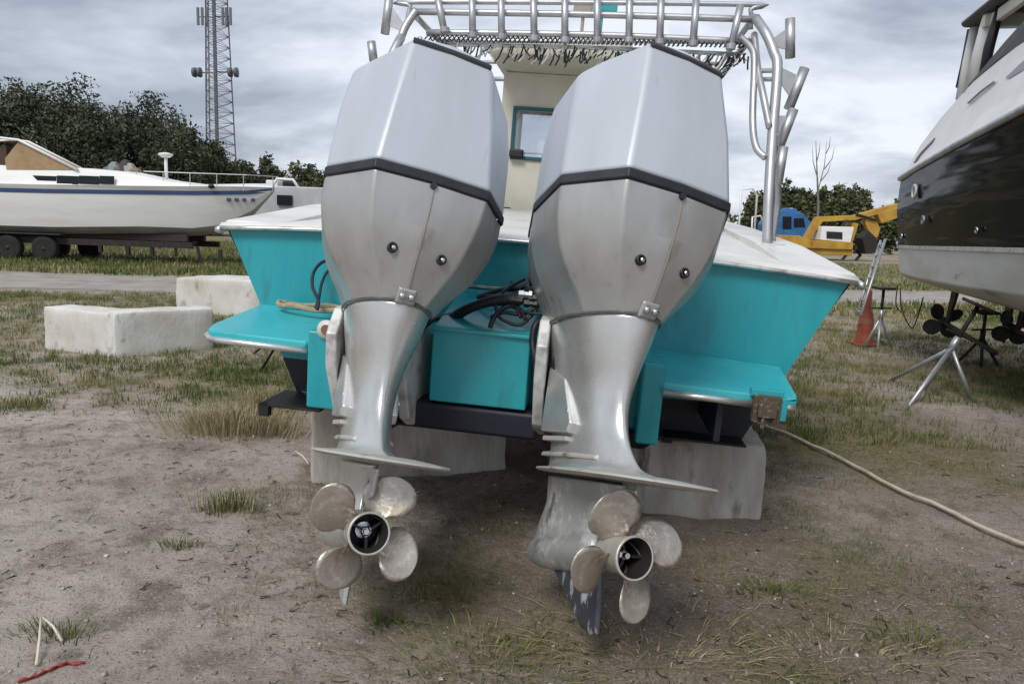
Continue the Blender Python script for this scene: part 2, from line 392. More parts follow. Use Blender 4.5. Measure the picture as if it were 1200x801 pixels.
# gunwale caps: along transom and both sides
gc = MB(); rings = []
for i in range(31):
    f = i / 30; x = CX - 1.50 + 3.0 * f; z = crown(x); g2 = .10; k2 = .16
    rings.append([(x, .865, z - .022), (x, .862, z - .004), (x, .885, z + .012), (x, 1.30, z + .035), (x, 2.2, z + .095), (x, 3.3, z + .19), (x, 3.32, z + .14), (x, 1.30, z - .02)])
gc.loft(rings)
gc.build('stern_deck', M['white'], boat, smooth=True)
for sg in (-1, 1):
    g = MB(); rings = []
    for s in ST:
        x, z = CX + sg * s[4][0], s[4][1]
        rings.append([(x + sg * .045, s[0], z + .0), (x + sg * .05, s[0], z + .02), (x + sg * .02, s[0], z + .05), (x - sg * min(.26, s[4][0]), s[0], z + .055), (x - sg * min(.26, s[4][0]), s[0], z - .02)])
    rings[0] = [(p[0], .93, p[2]) for p in rings[0]]
    g.loft(rings).build('gunwale_cap', M['white'], boat, bevel=.008)
    MB().tube([(CX + sg * (s[4][0] + .052), s[0], s[4][1] - .002) for s in ST], .018, 8).build('rub_rail', M['rub'], boat, smooth=True)
MB().tube([(CX - 1.49 + 2.98 * i / 20, .862, crown(CX - 1.49 + 2.98 * i / 20) - .014) for i in range(21)], .011, 8).build('rub_rail', M['rub'], boat, smooth=True)
MB().box(CX - 1.05, CX + 1.05, 1.3, 7.2, .28, .30).build('cockpit_sole', M['cream'], boat)
fd = MB(); fd.loft([[(CX - s[4][0] + .02, s[0], s[4][1] + .03), (CX, s[0], s[4][1] + .10), (CX + s[4][0] - .02, s[0], s[4][1] + .03)] for s in ST[3:]], False, False, False)
fd.build('foredeck', M['white'], boat, smooth=True)
# swim platforms
def platform(pts, name_rub):
    pl = MB(); rings = []
    top = [Vector(p) for p in pts]; ctr = sum(top, Vector()) / len(top)
    rings = [[p + Vector((0, 0, -.055)) + (ctr - p) * .03 for p in top], [p + Vector((0, 0, -.012)) for p in top], [p + (ctr - p) * .02 for p in top]]
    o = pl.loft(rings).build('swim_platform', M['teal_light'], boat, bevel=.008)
    return o
PR = [(.70, .90, .405), (.70, .36, .352), (.74, .335, .35), (1.22, .345, .335), (1.262, .365, .335), (1.275, .41, .338), (1.315, .90, .375)]
PL = [(-1.20, .90, .43), (-1.235, .50, .375), (-1.22, .43, .365), (-1.18, .395, .362), (-.75, .37, .36), (-.730, .39, .362), (-.730, .90, .43)]
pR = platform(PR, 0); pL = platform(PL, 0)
def rub(pts, r, parent): MB().tube([Vector(p) + Vector((0, 0, -.038)) for p in pts], r, 8).build('edge_strip', M['rub'], parent, smooth=True)
rub([(.74, .33, .35), (1.08, .34, .34)], .014, pR); rub([(1.20, .345, .337), (1.255, .36, .337)], .012, pR)
rub([(-1.236, .52, .378), (-1.226, .435, .367), (-1.18, .388, .362), (-.735, .362, .36)], .014, pL)
# torn corner bracket on the right platform
cb = MB(); cb.box(1.085, 1.19, .30, .34, .24, .345).box(1.10, 1.17, .275, .30, .265, .33); cb.tube([(1.12, .29, .33), (1.125, .285, .22)], .009).tube([(1.17, .29, .33), (1.165, .285, .24)], .008)
cb.build('corner_fitting', mat('rusty_fitting', (.10, .075, .05), .75, .3, (.36, .33, .28), 40, .55, .66), pR, bevel=.006)
cb = MB(); cb.box(1.075, 1.20, .325, .36, .335, .365).box(1.19, 1.215, .31, .36, .25, .34); cb.build('lug', M['teal'], pR, bevel=.004)
# motor bracket
br = MB(); br.box(-.725, .742, .501, .898, .10, .43).build('motor_bracket', M['teal'], boat, bevel=.012)
cbx = MB(); cbx.loft([[(-.19, .29, .185), (.205, .29, .185), (.205, .52, .185), (-.19, .52, .185)], [(-.19, .285, .485), (.205, .285, .485), (.205, .897, .485), (-.19, .897, .485)], [(-.188, .31, .497), (.203, .31, .497), (.203, .897, .61), (-.188, .897, .61)]])
cbo = cbx.build('centre_box', M['teal'], boat, bevel=.008)
MB().box(-.185, .20, .268, .30, .478, .492).build('box_lip', M['teal'], cbo, bevel=.003)
MB().box(-.20, .02, .86, .897, .608, .622).build('ledge_strip', M['rub'], boat, bevel=.003)
nb = MB(); nb.loft([[(-.80, .44, .125), (.78, .44, .10), (.80, .898, .10), (-.82, .898, .125)], [(-.70, .50, .045), (.70, .50, .02), (.74, .898, .01), (-.74, .898, .03)]])
nb.build('bracket_bottom', M['navy'], boat, bevel=.01)
MB().box(-.36, .26, .30, .46, .06, .175).build('bracket_foot', M['navy'], boat, bevel=.02)
for xa, xb, yy in ((-.727, -.585, .33), (.655, .745, .345)):
    MB().loft([[(xa, yy + .01, .085), (xb, yy + .01, .085), (xb, .499, .085), (xa, .499, .085)], [(xa, yy, .415), (xb, yy, .415), (xb, .499, .435), (xa, .499, .435)]]).build('bracket_end', M['teal'], boat, bevel=.01)
# white drain port on the left bracket end
for px, py, rr in ((383, 386, .040),):
    p = atB(px, py, .325)
    dp = MB().rev([(0, rr), (.012, rr), (.014, rr * .6), (-.0, rr * .55)], 20, 'y', (p.x, p.y - .008, p.z)).build('drain_port', M['white'], boat, smooth=True)
    MB().rev([(0, rr * .55), (.004, rr * .3)], 12, 'y', (p.x, p.y - .012, p.z)).build('port_cover', mat('rust_brown', (.22, .11, .06), .7), dp)
# trim tabs
for x0, x1, y, z in ((-1.07, -.77, .80, .0), (.80, 1.18, .80, .02)):
    t_ = MB(); ya_ = .62 if x0 < 0 else .76; t_.box(x0, x1, ya_, .93, z - .012, z).box(x0, x0 + .05, ya_, ya_ + .04, z - (.06 if x0 < 0 else .03), z)
    t_.build('trim_tab', M['dark_steel'], boat, bevel=.004)
# under-platform braces
for x in (.98,):
    MB().box(x - .012, x + .012, .40, .898, .12, .30).build('brace', M['navy'], boat)
# ---- console
con = MB()
yr, yf = 3.75, 4.75; x0, x1 = -.50, .47; zb, zt = .28, 2.16
wx0, wx1, wz0, wz1 = -.37, .30, 1.49, 1.86
def wall(mb, y0, y1, wx0, wx1, wz0, wz1):
    mb.box(x0, x1, y0, y1, zb, wz0).box(x0, x1, y0, y1, wz1, zt).box(x0, wx0, y0, y1, wz0, wz1).box(wx1, x1, y0, y1, wz0, wz1)
wall(con, yr, yr + .04, wx0, wx1, wz0, wz1); wall(con, yf, yf + .04, -.44, .41, 1.25, 1.98)
con.box(x0, x0 + .04, yr + .04, yf, zb, zt).box(x1 - .04, x1, yr + .04, yf, zb, zt)
cono = con.build('console', M['cream'], boat)
wf = MB(); wf.box(wx0 - .03, wx1 + .03, yr - .02, yr - .002, wz1, wz1 + .03).box(wx0 - .03, wx1 + .03, yr - .02, yr - .002, wz0 - .03, wz0).box(wx0 - .03, wx0, yr - .02, yr - .002, wz0, wz1).box(wx1, wx1 + .03, yr - .02, yr - .002, wz0, wz1)
wf.build('window_frame', mat('dark_teal_trim', (.01, .10, .115), .5), cono, bevel=.006)
MB().box(wx0, wx1, yr + .015, yr + .02, wz0, wz1).build('pane', M['pane'], cono)
MB().box(-.44, .41, yf + .015, yf + .02, 1.25, 1.98).build('pane', M['pane'], cono)
MB().box(wx0 - .03, wx0 + .09, yr - .07, yr - .021, wz0 - .02, wz0 + .05).build('latch', M['black'], cono, bevel=.015)
MB().box(x0 + .02, x0 + .16, yr - .12, yr - .005, .98, 1.06).build('handrail', M['black'], cono, bevel=.02)
htp = MB()
rings = []
for z, dx, dy in ((2.165, -.14, -.1), (2.17, -.10, -.06), (2.20, .0, .0), (2.23, .015, .012), (2.36, .0, .0), (2.39, -.05, -.05)):
    a, b, c, d = -.56 - dx, .52 + dx, 3.28 - dy, 5.1 + dy; r = .10
    rings.append([(a + r, c, z), (b - r, c, z), (b, c + r, z), (b, d - r, z), (b - r, d, z), (a + r, d, z), (a, d - r, z), (a, c + r, z)])
htp.loft(rings).build('hardtop', M['cream'], boat, bevel=.01)
for px in (662,):
    a = atB(px, 20, 3.26); b = atB(px, 74, 3.26)
    MB().tube([a, b], .011).build('antenna_cable', M['dark_steel'], boat)
# ---- rod rack on pipes
YR = 2.45
rack = MB()
def rail(pts, r=.022): return MB().tube(smooth_path(pts, 5), r * .85, 10).build('rail', M['alu'], boat, smooth=True)
A0, A1 = atB(478, 2, YR), atB(880, 6, YR)
rail([A0 + Vector((-.0, .0, -.16)), A0 + Vector((.02, 0, -.03)), A0 + Vector((.08, 0, 0)), A1 + Vector((-.08, 0, .0)), A1 + Vector((0, 0, -.03)), A1 + Vector((.02, .02, -.14))], .018)
rail([atB(488, 14, YR), atB(680, 17, YR), atB(886, 23, YR)], .024)
rail([atB(500, 38, YR), atB(690, 41, YR), atB(880, 49, YR)], .024)
rail([atB(508, 52, YR + .05), atB(690, 56, YR + .05), atB(868, 64, YR + .05)], .016)
for px0, px1 in ((488, 492), (884, 880)):
    a = atB(px0, 20, YR); rail([a, a + Vector((0, 1.0, .02)), a + Vector((0, 2.1, .02))], .024)
    a = atB(px1, 46, YR); rail([a, a + Vector((0, 1.0, .02)), a + Vector((0, 2.1, .02))], .022)
a = atB(488, 20, YR + 2.1); 
rail([atB(488, 20, YR) + Vector((0, 2.1, .02)), atB(884, 20, YR) + Vector((0, 2.1, .02))], .024)
for dy in (.7, 1.4): rail([atB(488, 20, YR) + Vector((0, dy, .02)), atB(884, 20, YR) + Vector((0, dy, .02))], .018)
for (xa, ya, xb, yb) in ((512, -6, 521, 38), (553, -8, 554, 44), (587, -8, 588, 46), (625, -8, 626, 48), (662, -8, 662, 50), (700, -8, 700, 50), (738, -8, 737, 50), (775, -6, 773, 52), (816, -2, 812, 54), (868, 6, 856, 58)):
    p, q = atB(xa, ya, YR - .05), atB(xb, yb, YR - .05)
    rh = MB().tube([q, p], .023, 12).build('rod_holder', M['alu'], boat, smooth=True)
    MB().rev([(0, .03), (.03, .032)], 12, 'z', tuple(q)).build('collar', M['galv'], rh)
def holder(xa, ya, xb, yb, y, bx=None, by=None, r=.03):
    p, q = atB(xa, ya, y), atB(xb, yb, y)
    rh = MB().tube([q, p], r, 12).build('rod_holder', M['alu'], boat, smooth=True)
    if bx:
        mid = (p + q) / 2; b = atB(bx, by, y); dd = (p - q).normalized() * .07
        MB().prism([mid + dd + Vector((0, .006, 0)), mid - dd + Vector((0, .006, 0)), b - dd * .35 + Vector((0, .006, 0)), b + dd * .35 + Vector((0, .006, 0))], (0, -.012, 0)).build('gusset', M['alu'], rh)
holder(926, 22, 926, 68, 2.3, 906, 50); holder(943, 80, 924, 128, 2.2, 909, 82); holder(930, 128, 913, 172, 2.15, 908, 140); holder(918, 172, 911, 216, 2.1, 906, 190)
holder(457, -8, 451, 40, 2.5, 474, 34); holder(435, 49, 438, 72, 2.5)
def pipe(pp, r=.026, y=2.3):
    MB().tube(smooth_path([atB(a, b, (c if len(q) > 2 else y)) for q in pp for a, b, c in [q if len(q) > 2 else (*q, y)]], 6), r, 10).build('support_pipe', M['alu'], boat, smooth=True)
pipe([(899, 290, 1.95), (901, 230, 2.0), (905, 161, 2.1), (911, 82, 2.2), (907, 62, 2.25), (898, 40, 2.3), (886, 22, 2.42)], .03)
pipe([(897, 185, 2.06), (886, 172, 2.1), (882, 140, 2.15), (884, 75, 2.3), (881, 57, 2.36), (868, 44, 2.44)], .021)
pipe([(902, 150, 2.1), (895, 115, 2.16), (888, 80, 2.3), (884, 40, 2.45)], .021)
pipe([(905, 282, 2.2), (912, 230, 2.2), (908, 170, 2.16)], .02)
pipe([(888, 83, 2.3), (912, 83, 2.2)], .014); pipe([(890, 93, 2.3), (911, 93, 2.2)], .014)
pipe([(470, 44, 2.4), (476, 30, 2.42), (488, 12, 2.45)], .026); pipe([(400, 250, 2.0), (425, 140, 2.1), (462, 60, 2.3), (470, 44, 2.4)], .03)
MB().rev([(0, .05), (.012, .05)], 14, 'z', tuple(atB(899, 292, 1.95))).build('pipe_foot', M['alu'], boat)
p = atB(910, 292, 1.95); MB().box(p.x - .03, p.x + .04, p.y - .05, p.y + .05, p.z - .02, p.z + .03).build('cleat', mat('weathered_wood', (.42, .27, .14), .8), boat, bevel=.01)
# dangling lacing along the lower rails
ld, ll = MB(), MB()
for i in range(150):
    f = i / 149; px = 505 + 372 * f + random.uniform(-2, 2); py = 50 + 15 * f + random.uniform(-3, 3)
    a = atB(px, py, YR + random.uniform(-.02, .12)); ln = random.uniform(.04, .11); dx = random.uniform(-.08, -.0) if random.random() < .75 else random.uniform(0, .06)
    (ld if random.random() < .6 else ll).tube([a, a + Vector((dx * .4, .01, -ln * .6)), a + Vector((dx, .015, -ln))], .0055, 4)
for sg, pxa in ((1, 882), (-1, 495)):
    for i in range(28):
        a = atB(pxa, 46, YR) + Vector((0, i * .07, .0)); ln = random.uniform(.05, .13)
        (ld if random.random() < .6 else ll).tube([a, a + Vector((-sg * ln * .8, random.uniform(-.03, .03), -ln * .6))], .006, 4)
for i in range(70):
    f = i / 69; a = atB(500 + 378 * f, 46 + 8 * f, YR); ln = random.uniform(.03, .06)
    ld.tube([a + Vector((-.015, -.028, -.02)), a + Vector((.0, -.03, .0)), a + Vector((.015, .0, .028)), a + Vector((.03, .03, .0))], .005, 4)
tag(ld.build('dark_lacing', M['cord_dark'], boat), kind='stuff'); tag(ll.build('light_lacing', M['cord_light'], boat), kind='stuff')
p = atB(706, 5, 3.6); eb = MB().box(p.x - .07, p.x + .12, p.y, p.y + .12, p.z - .05, p.z + .2).tube([(p.x, p.y + .06, 2.38), (p.x, p.y + .06, p.z - .04)], .015).build('teal_box', M['teal'], boat, bevel=.01)
p = atB(690, 5, 3.7); MB().box(p.x - .12, p.x + .03, p.y, p.y + .12, p.z - .06, p.z + .15).tube([(p.x - .04, p.y + .06, 2.38), (p.x - .04, p.y + .06, p.z - .05)], .015).build('brown_box', mat('tan_plastic', (.36, .30, .25), .6), boat, bevel=.01)
# bow rail, seen through the console window
for sg in (-1, 1):
    rl = [(CX + sg * (s[4][0] - .1), s[0], s[4][1] + .55) for s in ST[3:]]
    b_ = MB().tube(smooth_path(rl, 4), .014, 8).build('bow_rail', M['alu'], boat, smooth=True)
    for s in ST[3:]: MB().tube([(CX + sg * (s[4][0] - .1), s[0], s[4][1]), (CX + sg * (s[4][0] - .1), s[0], s[4][1] + .55)], .012).build('stanchion', M['alu'], b_)
# hoses between the motors
def hose(pts, r, m='rubber', parent=boat, name='hose'):
    return MB().tube(smooth_path(pts, 8), r, 8).build(name, M[m], parent, smooth=True)
hose([atB(522, 381, .5), atB(535, 369, .42), atB(560, 357, .38), atB(590, 350, .36), atB(625, 352, .36), atB(650, 360, .3)], .021)
hose([atB(650, 318, .6), atB(620, 325, .5), atB(595, 338, .42), atB(582, 352, .36), atB(583, 368, .32), atB(592, 376, .3), (.16, .3, .53), atB(630, 362, .34)], .007)
hose([atB(645, 330, .55), atB(612, 344, .42), atB(600, 358, .36), atB(618, 366, .32), atB(640, 368, .3)], .006)
hose([atB(652, 335, .6), atB(628, 340, .5), atB(600, 345, .45), atB(570, 347, .55)], .008)
hose([atB(645, 352, .3), atB(652, 380, .16), atB(656, 400, .12)], .009)
hose([atB(400, 306, .88), atB(380, 306, .86), atB(368, 318, .80), atB(366, 335, .74), atB(373, 352, .66), atB(372, 362, .6)], .008)
hose([atB(398, 312, .88), atB(384, 318, .84), atB(377, 332, .78), atB(374, 348, .7), atB(370, 360, .62)], .007)
hose([atB(648, 345, .5), atB(626, 350, .4), atB(606, 356, .36), atB(588, 362, .34), atB(578, 374, .31), atB(574, 384, .3)], .010)
hose([atB(655, 325, .6), atB(634, 318, .55), atB(622, 322, .5), atB(618, 335, .42), atB(626, 348, .36)], .012)
hose([atB(640, 372, .34), atB(628, 380, .3), atB(624, 400, .28), atB(628, 425, .26), atB(630, 445, .3)], .013)
for q_, r_h in (((560, 348, .6), (585, 340, .52), (606, 338, .46), (628, 330, .5)), .011), (((575, 372, .34), (590, 366, .34), (612, 368, .33), (632, 358, .34)), .008), (((530, 378, .44), (552, 364, .4), (580, 356, .38), (606, 360, .35), (616, 374, .3)), .009), (((600, 330, .6), (610, 342, .45), (604, 356, .36), (610, 372, .31)), .007):
    hose([atB(*w_) for w_ in q_], r_h)
hose([atB(492, 392, .36), atB(500, 380, .36), atB(515, 372, .42), atB(540, 366, .5)], .010)
for px, py in ((605, 352), (616, 345), (622, 356), (632, 350), (640, 344)):
    p = atB(px, py, .34); MB().rev([(-.028, .010), (-.027, .017), (-.006, .017), (-.005, .013), (.012, .013), (.013, .018), (.026, .018), (.027, .010)], 6, 'x', tuple(p)).build('hose_fitting', M['black' if px != 616 else 'galv'], boat)
# rope lying on the left platform
rp = []
for i in range(60):
    q = i / 59 * 4 * math.pi; rp.append((-.84 + .22 * math.cos(q) * (1 + .1 * math.sin(3 * q)), .78 + .07 * math.sin(q), .448 + .010 * i / 59 + .006 * math.sin(5 * q)))
rb = [BO + BM @ Vector(p) for p in rp]
tag(MB().tube(rb, .011, 6).build('mooring_rope', M['rope'], None, smooth=True), 'coil of beige rope lying on the left teal swim platform', 'rope')

# ------------------------------------------------------------------ outboard motors
def hexring(z, a, b, c, d, e, f):
    """half outline from aft centre to front centre, mirrored; entries (x, y[, z])"""
    h = [a, b, c, d, e, f]; P = []
    for q in h: P.append((q[0], q[1], q[2] if len(q) > 2 else z))
    return P + [(-p[0], p[1], p[2]) for p in P[-2:0:-1]]
def dens(ring, k=3):
    o = []
    for i in range(len(ring)):
        a, b = Vector(ring[i]), Vector(ring[(i + 1) % len(ring)])
        for j in range(k): o.append(a.lerp(b, j / k))
    return o
def vinterp(rings, k=4):
    P = [[Vector(p) for p in r] for r in rings]; out_ = []
    for i in range(len(P) - 1):
        a = P[max(i - 1, 0)]; b = P[i]; c = P[i + 1]; d = P[min(i + 2, len(P) - 1)]
        for j in range(k):
            t = j / k
            out_.append([.5 * (2 * b[n] + (c[n] - a[n]) * t + (2 * a[n] - 5 * b[n] + 4 * c[n] - d[n]) * t * t + (3 * b[n] - a[n] - 3 * c[n] + d[n]) * t ** 3) for n in range(len(b))])
    out_.append(P[-1]); return out_
def legring(z, ya, yf, w, p=1.0, n=28):
    o = []
    for i in range(n):
        q = 2 * math.pi * i / n; cy, sx = math.cos(q), math.sin(q)
        pp = p if cy < 0 else .85
        o.append((w * math.copysign(abs(sx) ** pp, sx), (ya + yf) / 2 + (yf - ya) / 2 * cy, z))
    return o
M['skeg_dark'] = mat('scuffed_dark_skeg', (.05, .055, .07), .5, .2, (.50, .50, .49), 9, .55, .62, .15, 60, c3=(.30, .31, .32), n3=17, lo3=.56, hi3=.62, stretch=(1, 1.6, .7))
def motor(pos, a, th, heel, psi, alpha0, label, dark=False):
    R = Matrix.Rotation(psi, 3, 'Z') @ Matrix.Rotation(heel, 3, 'Y') @ Matrix.Rotation(-a, 3, 'X') @ Matrix.Rotation(th, 3, 'Z')
    t = empty('outboard_motor', pos); t.rotation_euler = R.to_euler()
    tag(t, label, 'outboard motor', 'outboard motors on the teal boat')
    belt = hexring(.985, (0, -.518), (.200, -.505), (.334, -.300), (.288, .0), (.17, .29), (0, .35))
    mid = hexring(1.22, (0, -.502), (.178, -.490), (.327, -.285), (.285, .0), (.168, .285), (0, .345))
    top = hexring(0, (0, -.462, 1.466), (.148, -.453, 1.463), (.306, -.257, 1.385), (.268, .0, 1.38), (.155, .26, 1.36), (0, .31, 1.38))
    t2 = hexring(0, (0, -.430, 1.512), (.118, -.420, 1.500), (.20, -.22, 1.492), (.18, .0, 1.47), (.11, .2, 1.45), (0, .24, 1.455))
    up = MB().loft([belt, mid, top, t2]); u = up.build('upper_cowl', M['cowl_top'], t, bevel=.016, seg=4, ang=9)
    MB().loft([[(x, -.4665 + .07 * (x / .15) ** 2 * .13, 1.452), (x, -.468 + .07 * (x / .15) ** 2 * .13, 1.460), (x, -.4605 + .07 * (x / .15) ** 2 * .13, 1.474), (x, -.44, 1.462)] for x in (-.146, -.14, -.07, 0, .07, .14, .146)]).build('top_seam', M['rubber'], u)
    # black rubber band
    bd = lambda z, s: [(p[0] * s, -.07 + (p[1] + .07) * s, z) for p in belt]
    MB().loft([bd(.952, .992), bd(.955, 1.008), bd(.985, 1.010), bd(.988, .995)], False, False).build('cowl_band', M['rubber'], t, bevel=.004, ang=20)
    # lower cowl
    L = [hexring(.955, (0, -.516), (.198, -.501), (.331, -.298), (.285, .0), (.168, .285), (0, .345)),
         hexring(.87, (0, -.505), (.190, -.486), (.327, -.290), (.283, .0), (.166, .28), (0, .33)),
         hexring(.78, (0, -.485), (.170, -.462), (.300, -.276), (.262, .0), (.155, .25), (0, .29)),
         hexring(.70, (0, -.458), (.143, -.430), (.256, -.262), (.228, -.01), (.135, .21), (0, .25)),
         hexring(.62, (0, -.422), (.108, -.395), (.190, -.248), (.178, -.02), (.112, .17), (0, .20)),
         hexring(.562, (0, -.398), (.080, -.370), (.150, -.235), (.150, -.02), (.10, .145), (0, .18))]
    R2 = [dens(r, 2) for r in vinterp(L, 4)]
    lc = MB().loft(R2, True, True).build('lower_cowl', M['cowl_low'], t, bevel=.022, seg=3, ang=14)
    # seam line on the back
    MB().tube([(.004, -.517, .945), (.004, -.507, .87), (.002, -.487, .78), (0, -.460, .70), (0, -.425, .62), (0, -.404, .575)], .0022, 5).build('back_seam', mat('seam_stain', (.30, .25, .19), .7), lc)
    MB().rev([(-.008, .012), (.004, .012)], 10, 'y', (0, -.515, .945)).build('band_notch', M['rubber'], lc)
    for sx in (-1, 1):
        pl = MB().rev([(.010, .0175), (-.004, .0175), (-.006, .013), (0, .0085)], 18, 'y', (sx * .086, -.456, .722)).build('cowl_plug', M['black'], lc, smooth=True)
        MB().rev([(-.003, .008), (-.006, .004)], 10, 'y', (sx * .086 + .004, -.458, .722)).build('plug_screw', M['chrome'], pl)
    boss = MB().loft([[(-.036, -.385, .555), (.036, -.385, .555), (.036, -.415, .61), (-.036, -.415, .61)], [(-.030, -.402, .556), (.030, -.402, .556), (.028, -.424, .60), (-.028, -.424, .60)]]).build('bolt_boss', M['cowl_low'], t, bevel=.006)
    for sx in (-1, 1): MB().rev([(.01, .011), (-.008, .011), (-.012, .006)], 12, 'y', (sx * .016, -.415, .578)).build('bolt', M['chrome'], boss, smooth=True)
    # midsection
    Zs = [(.566, -.392, .175, .150, .95), (.50, -.378, .165, .136, 1.), (.42, -.356, .15, .115, 1.05), (.33, -.338, .13, .093, 1.15), (.25, -.338, .12, .082, 1.25), (.18, -.358, .115, .078, 1.35), (.12, -.400, .11, .078, 1.5), (.07, -.462, .105, .080, 1.8), (.050, -.545, .10, .088, 2.1), (.036, -.60, .10, .10, 2.2)]
    ms = MB().loft(vinterp([legring(*z) for z in Zs], 3)).build('midsection', M['leg'], t, smooth=True)
    MB().loft([[Vector(p) * 1.0 for p in legring(.561, -.401, .183, .158)], legring(.567, -.404, .185, .161), legring(.572, -.402, .184, .159)], False, False).build('neck_seam', mat('shadow_gap', (.10, .10, .10), .7), ms)
    for sx in (-1, 1):
        mc = MB().prism([(0, .03, .20), (0, -.155, .165), (0, -.165, .20), (0, -.06, .37), (0, .03, .40)], (0, 0, 0.0001))
        mc = MB(); o_ = [(.06, .165), (-.150, .160), (-.165, .195), (-.075, .36), (.06, .41)]
        mc.loft([[(sx * .05, y, z) for y, z in o_], [(sx * .098, y * .98 - .002, .26 + (z - .26) * .98) for y, z in o_], [(sx * .104, -.04 + (y + .04) * .93, .26 + (z - .26) * .93) for y, z in o_]])
        q = mc.build('mount_cover', M['leg'], t, bevel=.006)
        MB().box(min(sx * .05, sx * .094), max(sx * .05, sx * .094), -.13, .05, .135, .152).build('cover_gap', M['plate'], q, bevel=.003)
        MB().rev([(-.004, .009), (.004, .009)], 10, 'y', (sx * .098, -.128, .24)).build('cover_bolt', M['chrome'], q)
    half = [(0, .13), (.08, .10), (.135, -.05), (.180, -.20), (.208, -.36), (.212, -.50), (.190, -.61), (.12, -.69), (0, -.715)]
    outl = half + [(-x, y) for x, y in half[-2:0:-1]]
    av = MB().loft([[(x * .9, y * .97 - .008, .026) for x, y in outl], [(x, y, .032) for x, y in outl], [(x * .985, y * .985 - .004, .039) for x, y in outl], [(x * .5, -.2 + (y + .2) * .8, .048) for x, y in outl]]).build('anti_ventilation_plate', M['plate'], t, bevel=.002, ang=40)
    fl = MB(); h2 = [(0, .13), (.055, .118), (.084, 0), (.090, -.16), (.07, -.30), (.0, -.34)]; o2 = h2 + [(-x, y) for x, y in h2[-2:0:-1]]
    fl.loft([[(x, y, .082) for x, y in o2], [(x * 1.02, y, .090) for x, y in o2], [(x * .9, y, .098) for x, y in o2]]).build('joint_flange', M['plate'], t, bevel=.002)
    # gearcase
    gr = [(.012, -.40, .12, .050, 1.4), (-.03, -.35, .12, .042, 1.4), (-.08, -.31, .115, .036, 1.3), (-.12, -.31, .128, .040, 1.2), (-.17, -.33, .145, .050, 1.1), (-.23, -.33, .155, .054, 1.0)]
    gcs = MB().loft(vinterp([legring(*z) for z in gr], 3)); nb_ = len(gcs.v); gcs.rev([(.178, .004), (.172, .022), (.155, .038), (.12, .053), (.07, .062), (.0, .068), (-.12, .069), (-.25, .065), (-.345, .060)], 24, 'y', (0, 0, -.194))
    for v in gcs.v[nb_:]: v.z -= .075 * (v.y + .345) / .50
    gco = gcs.build('gearcase', M['gear' if dark else 'leg'], t, smooth=True)
    sk = [(.12, -.27), (.0, -.31), (-.13, -.385), (-.235, -.452), (-.30, -.458), (-.342, -.446), (-.335, -.34), (-.315, -.24)] if dark else [(.10, -.26), (-.06, -.32), (-.18, -.38), (-.27, -.435), (-.31, -.447), (-.33, -.44), (-.33, -.34), (-.315, -.24)]
    ctr = Vector((0, -.2, -.33)); ring = lambda x, s: [(x, ctr.y + (y - ctr.y) * s, ctr.z + (z - ctr.z) * s) for y, z in sk]
    MB().loft([ring(-.009, .9), ring(-.002, 1.), ring(.002, 1.), ring(.009, .9)]).build('skeg', M['skeg_dark' if dark else 'leg'], gco, smooth=False)
    tt = MB().prism([(-.006, -.36, .006), (-.006, -.46, .004), (-.006, -.44, -.085), (-.006, -.40, -.10)], (.012, 0, 0)).build('trim_tab_fin', M['leg'], t, bevel=.004)
    # propeller
    pr = empty('propeller'); pr.parent = t; pr.location = (0, -.345, -.194); pr.rotation_euler = (0, -alpha0, 0)
    MB().rev([(0, .058), (-.02, .060), (-.08, .058), (-.118, .060), (-.140, .067), (-.146, .067), (-.1475, .064), (-.146, .060)], 32, 'y', cap0=False, cap1=False).build('hub', M['hub'], pr, smooth=True)
    MB().rev([(-.146, .060), (-.12, .054), (-.02, .052)], 32, 'y', cap0=False, cap1=False).build('hub_bore', M['bore'], pr, smooth=True)
    MB().rev([(-.02, .052), (-.022, .001)], 24, 'y', cap0=False).build('hub_core', M['black'], pr)
    nut = MB().rev([(-.02, .03), (-.05, .03), (-.052, .026)], 14, 'y').rev([(-.05, .018), (-.085, .018), (-.088, .012)], 6, 'y').rev([(-.088, .010), (-.105, .009)], 10, 'y')
    nut.build('prop_nut', M['chrome'], pr)
    for k in range(3):
        q = k * 2.094; MB().box(-.004, .004, -.10, -.02, .02, .054, Matrix.Rotation(q, 3, 'Y')).build('hub_vane', M['black'], pr)
    nu, nv = 11, 9; vs_, fs_ = [], []
    for side in (1, -1):
        for i in range(nu):
            u = math.sin(math.pi / 2 * i / (nu - 1)); r = .050 + .147 * u
            c = max(.088 * math.sqrt(max(0, 1 - ((u - .54) / .47) ** 2)), .05 * (u < .3))
            if u > .999: c = .014
            ph = math.atan(.42 / (2 * math.pi * r))
            for j in range(nv):
                v = (j / (nv - 1) * 2 - 1); s_l = v * c + .026 * u
                th_ = .0042 * (1 - v * v) * (1.2 - u) + .0009
                tx = s_l * math.cos(ph); ay = s_l * math.sin(ph)
                rr = math.sqrt(max(r * r - tx * tx * .35, 1e-4))
                vs_.append((tx, -.065 - .20 * (r - .052) - ay * .9 + side * th_, rr))
    for sd in range(2):
        b0 = sd * nu * nv
        for i in range(nu - 1):
            for j in range(nv - 1):
                q = (b0 + i * nv + j, b0 + i * nv + j + 1, b0 + (i + 1) * nv + j + 1, b0 + (i + 1) * nv + j); fs_.append(q if sd == 0 else q[::-1])
    h = nu * nv
    edge = [j for j in range(nv)] + [i * nv + nv - 1 for i in range(1, nu)] + [(nu - 1) * nv + j for j in range(nv - 2, -1, -1)] + [i * nv for i in range(nu - 2, 0, -1)]
    for i in range(len(edge)):
        a_, b_ = edge[i], edge[(i + 1) % len(edge)]; fs_.append((a_, b_, b_ + h, a_ + h))
    bme = MB().add(vs_, fs_).mesh('blade')
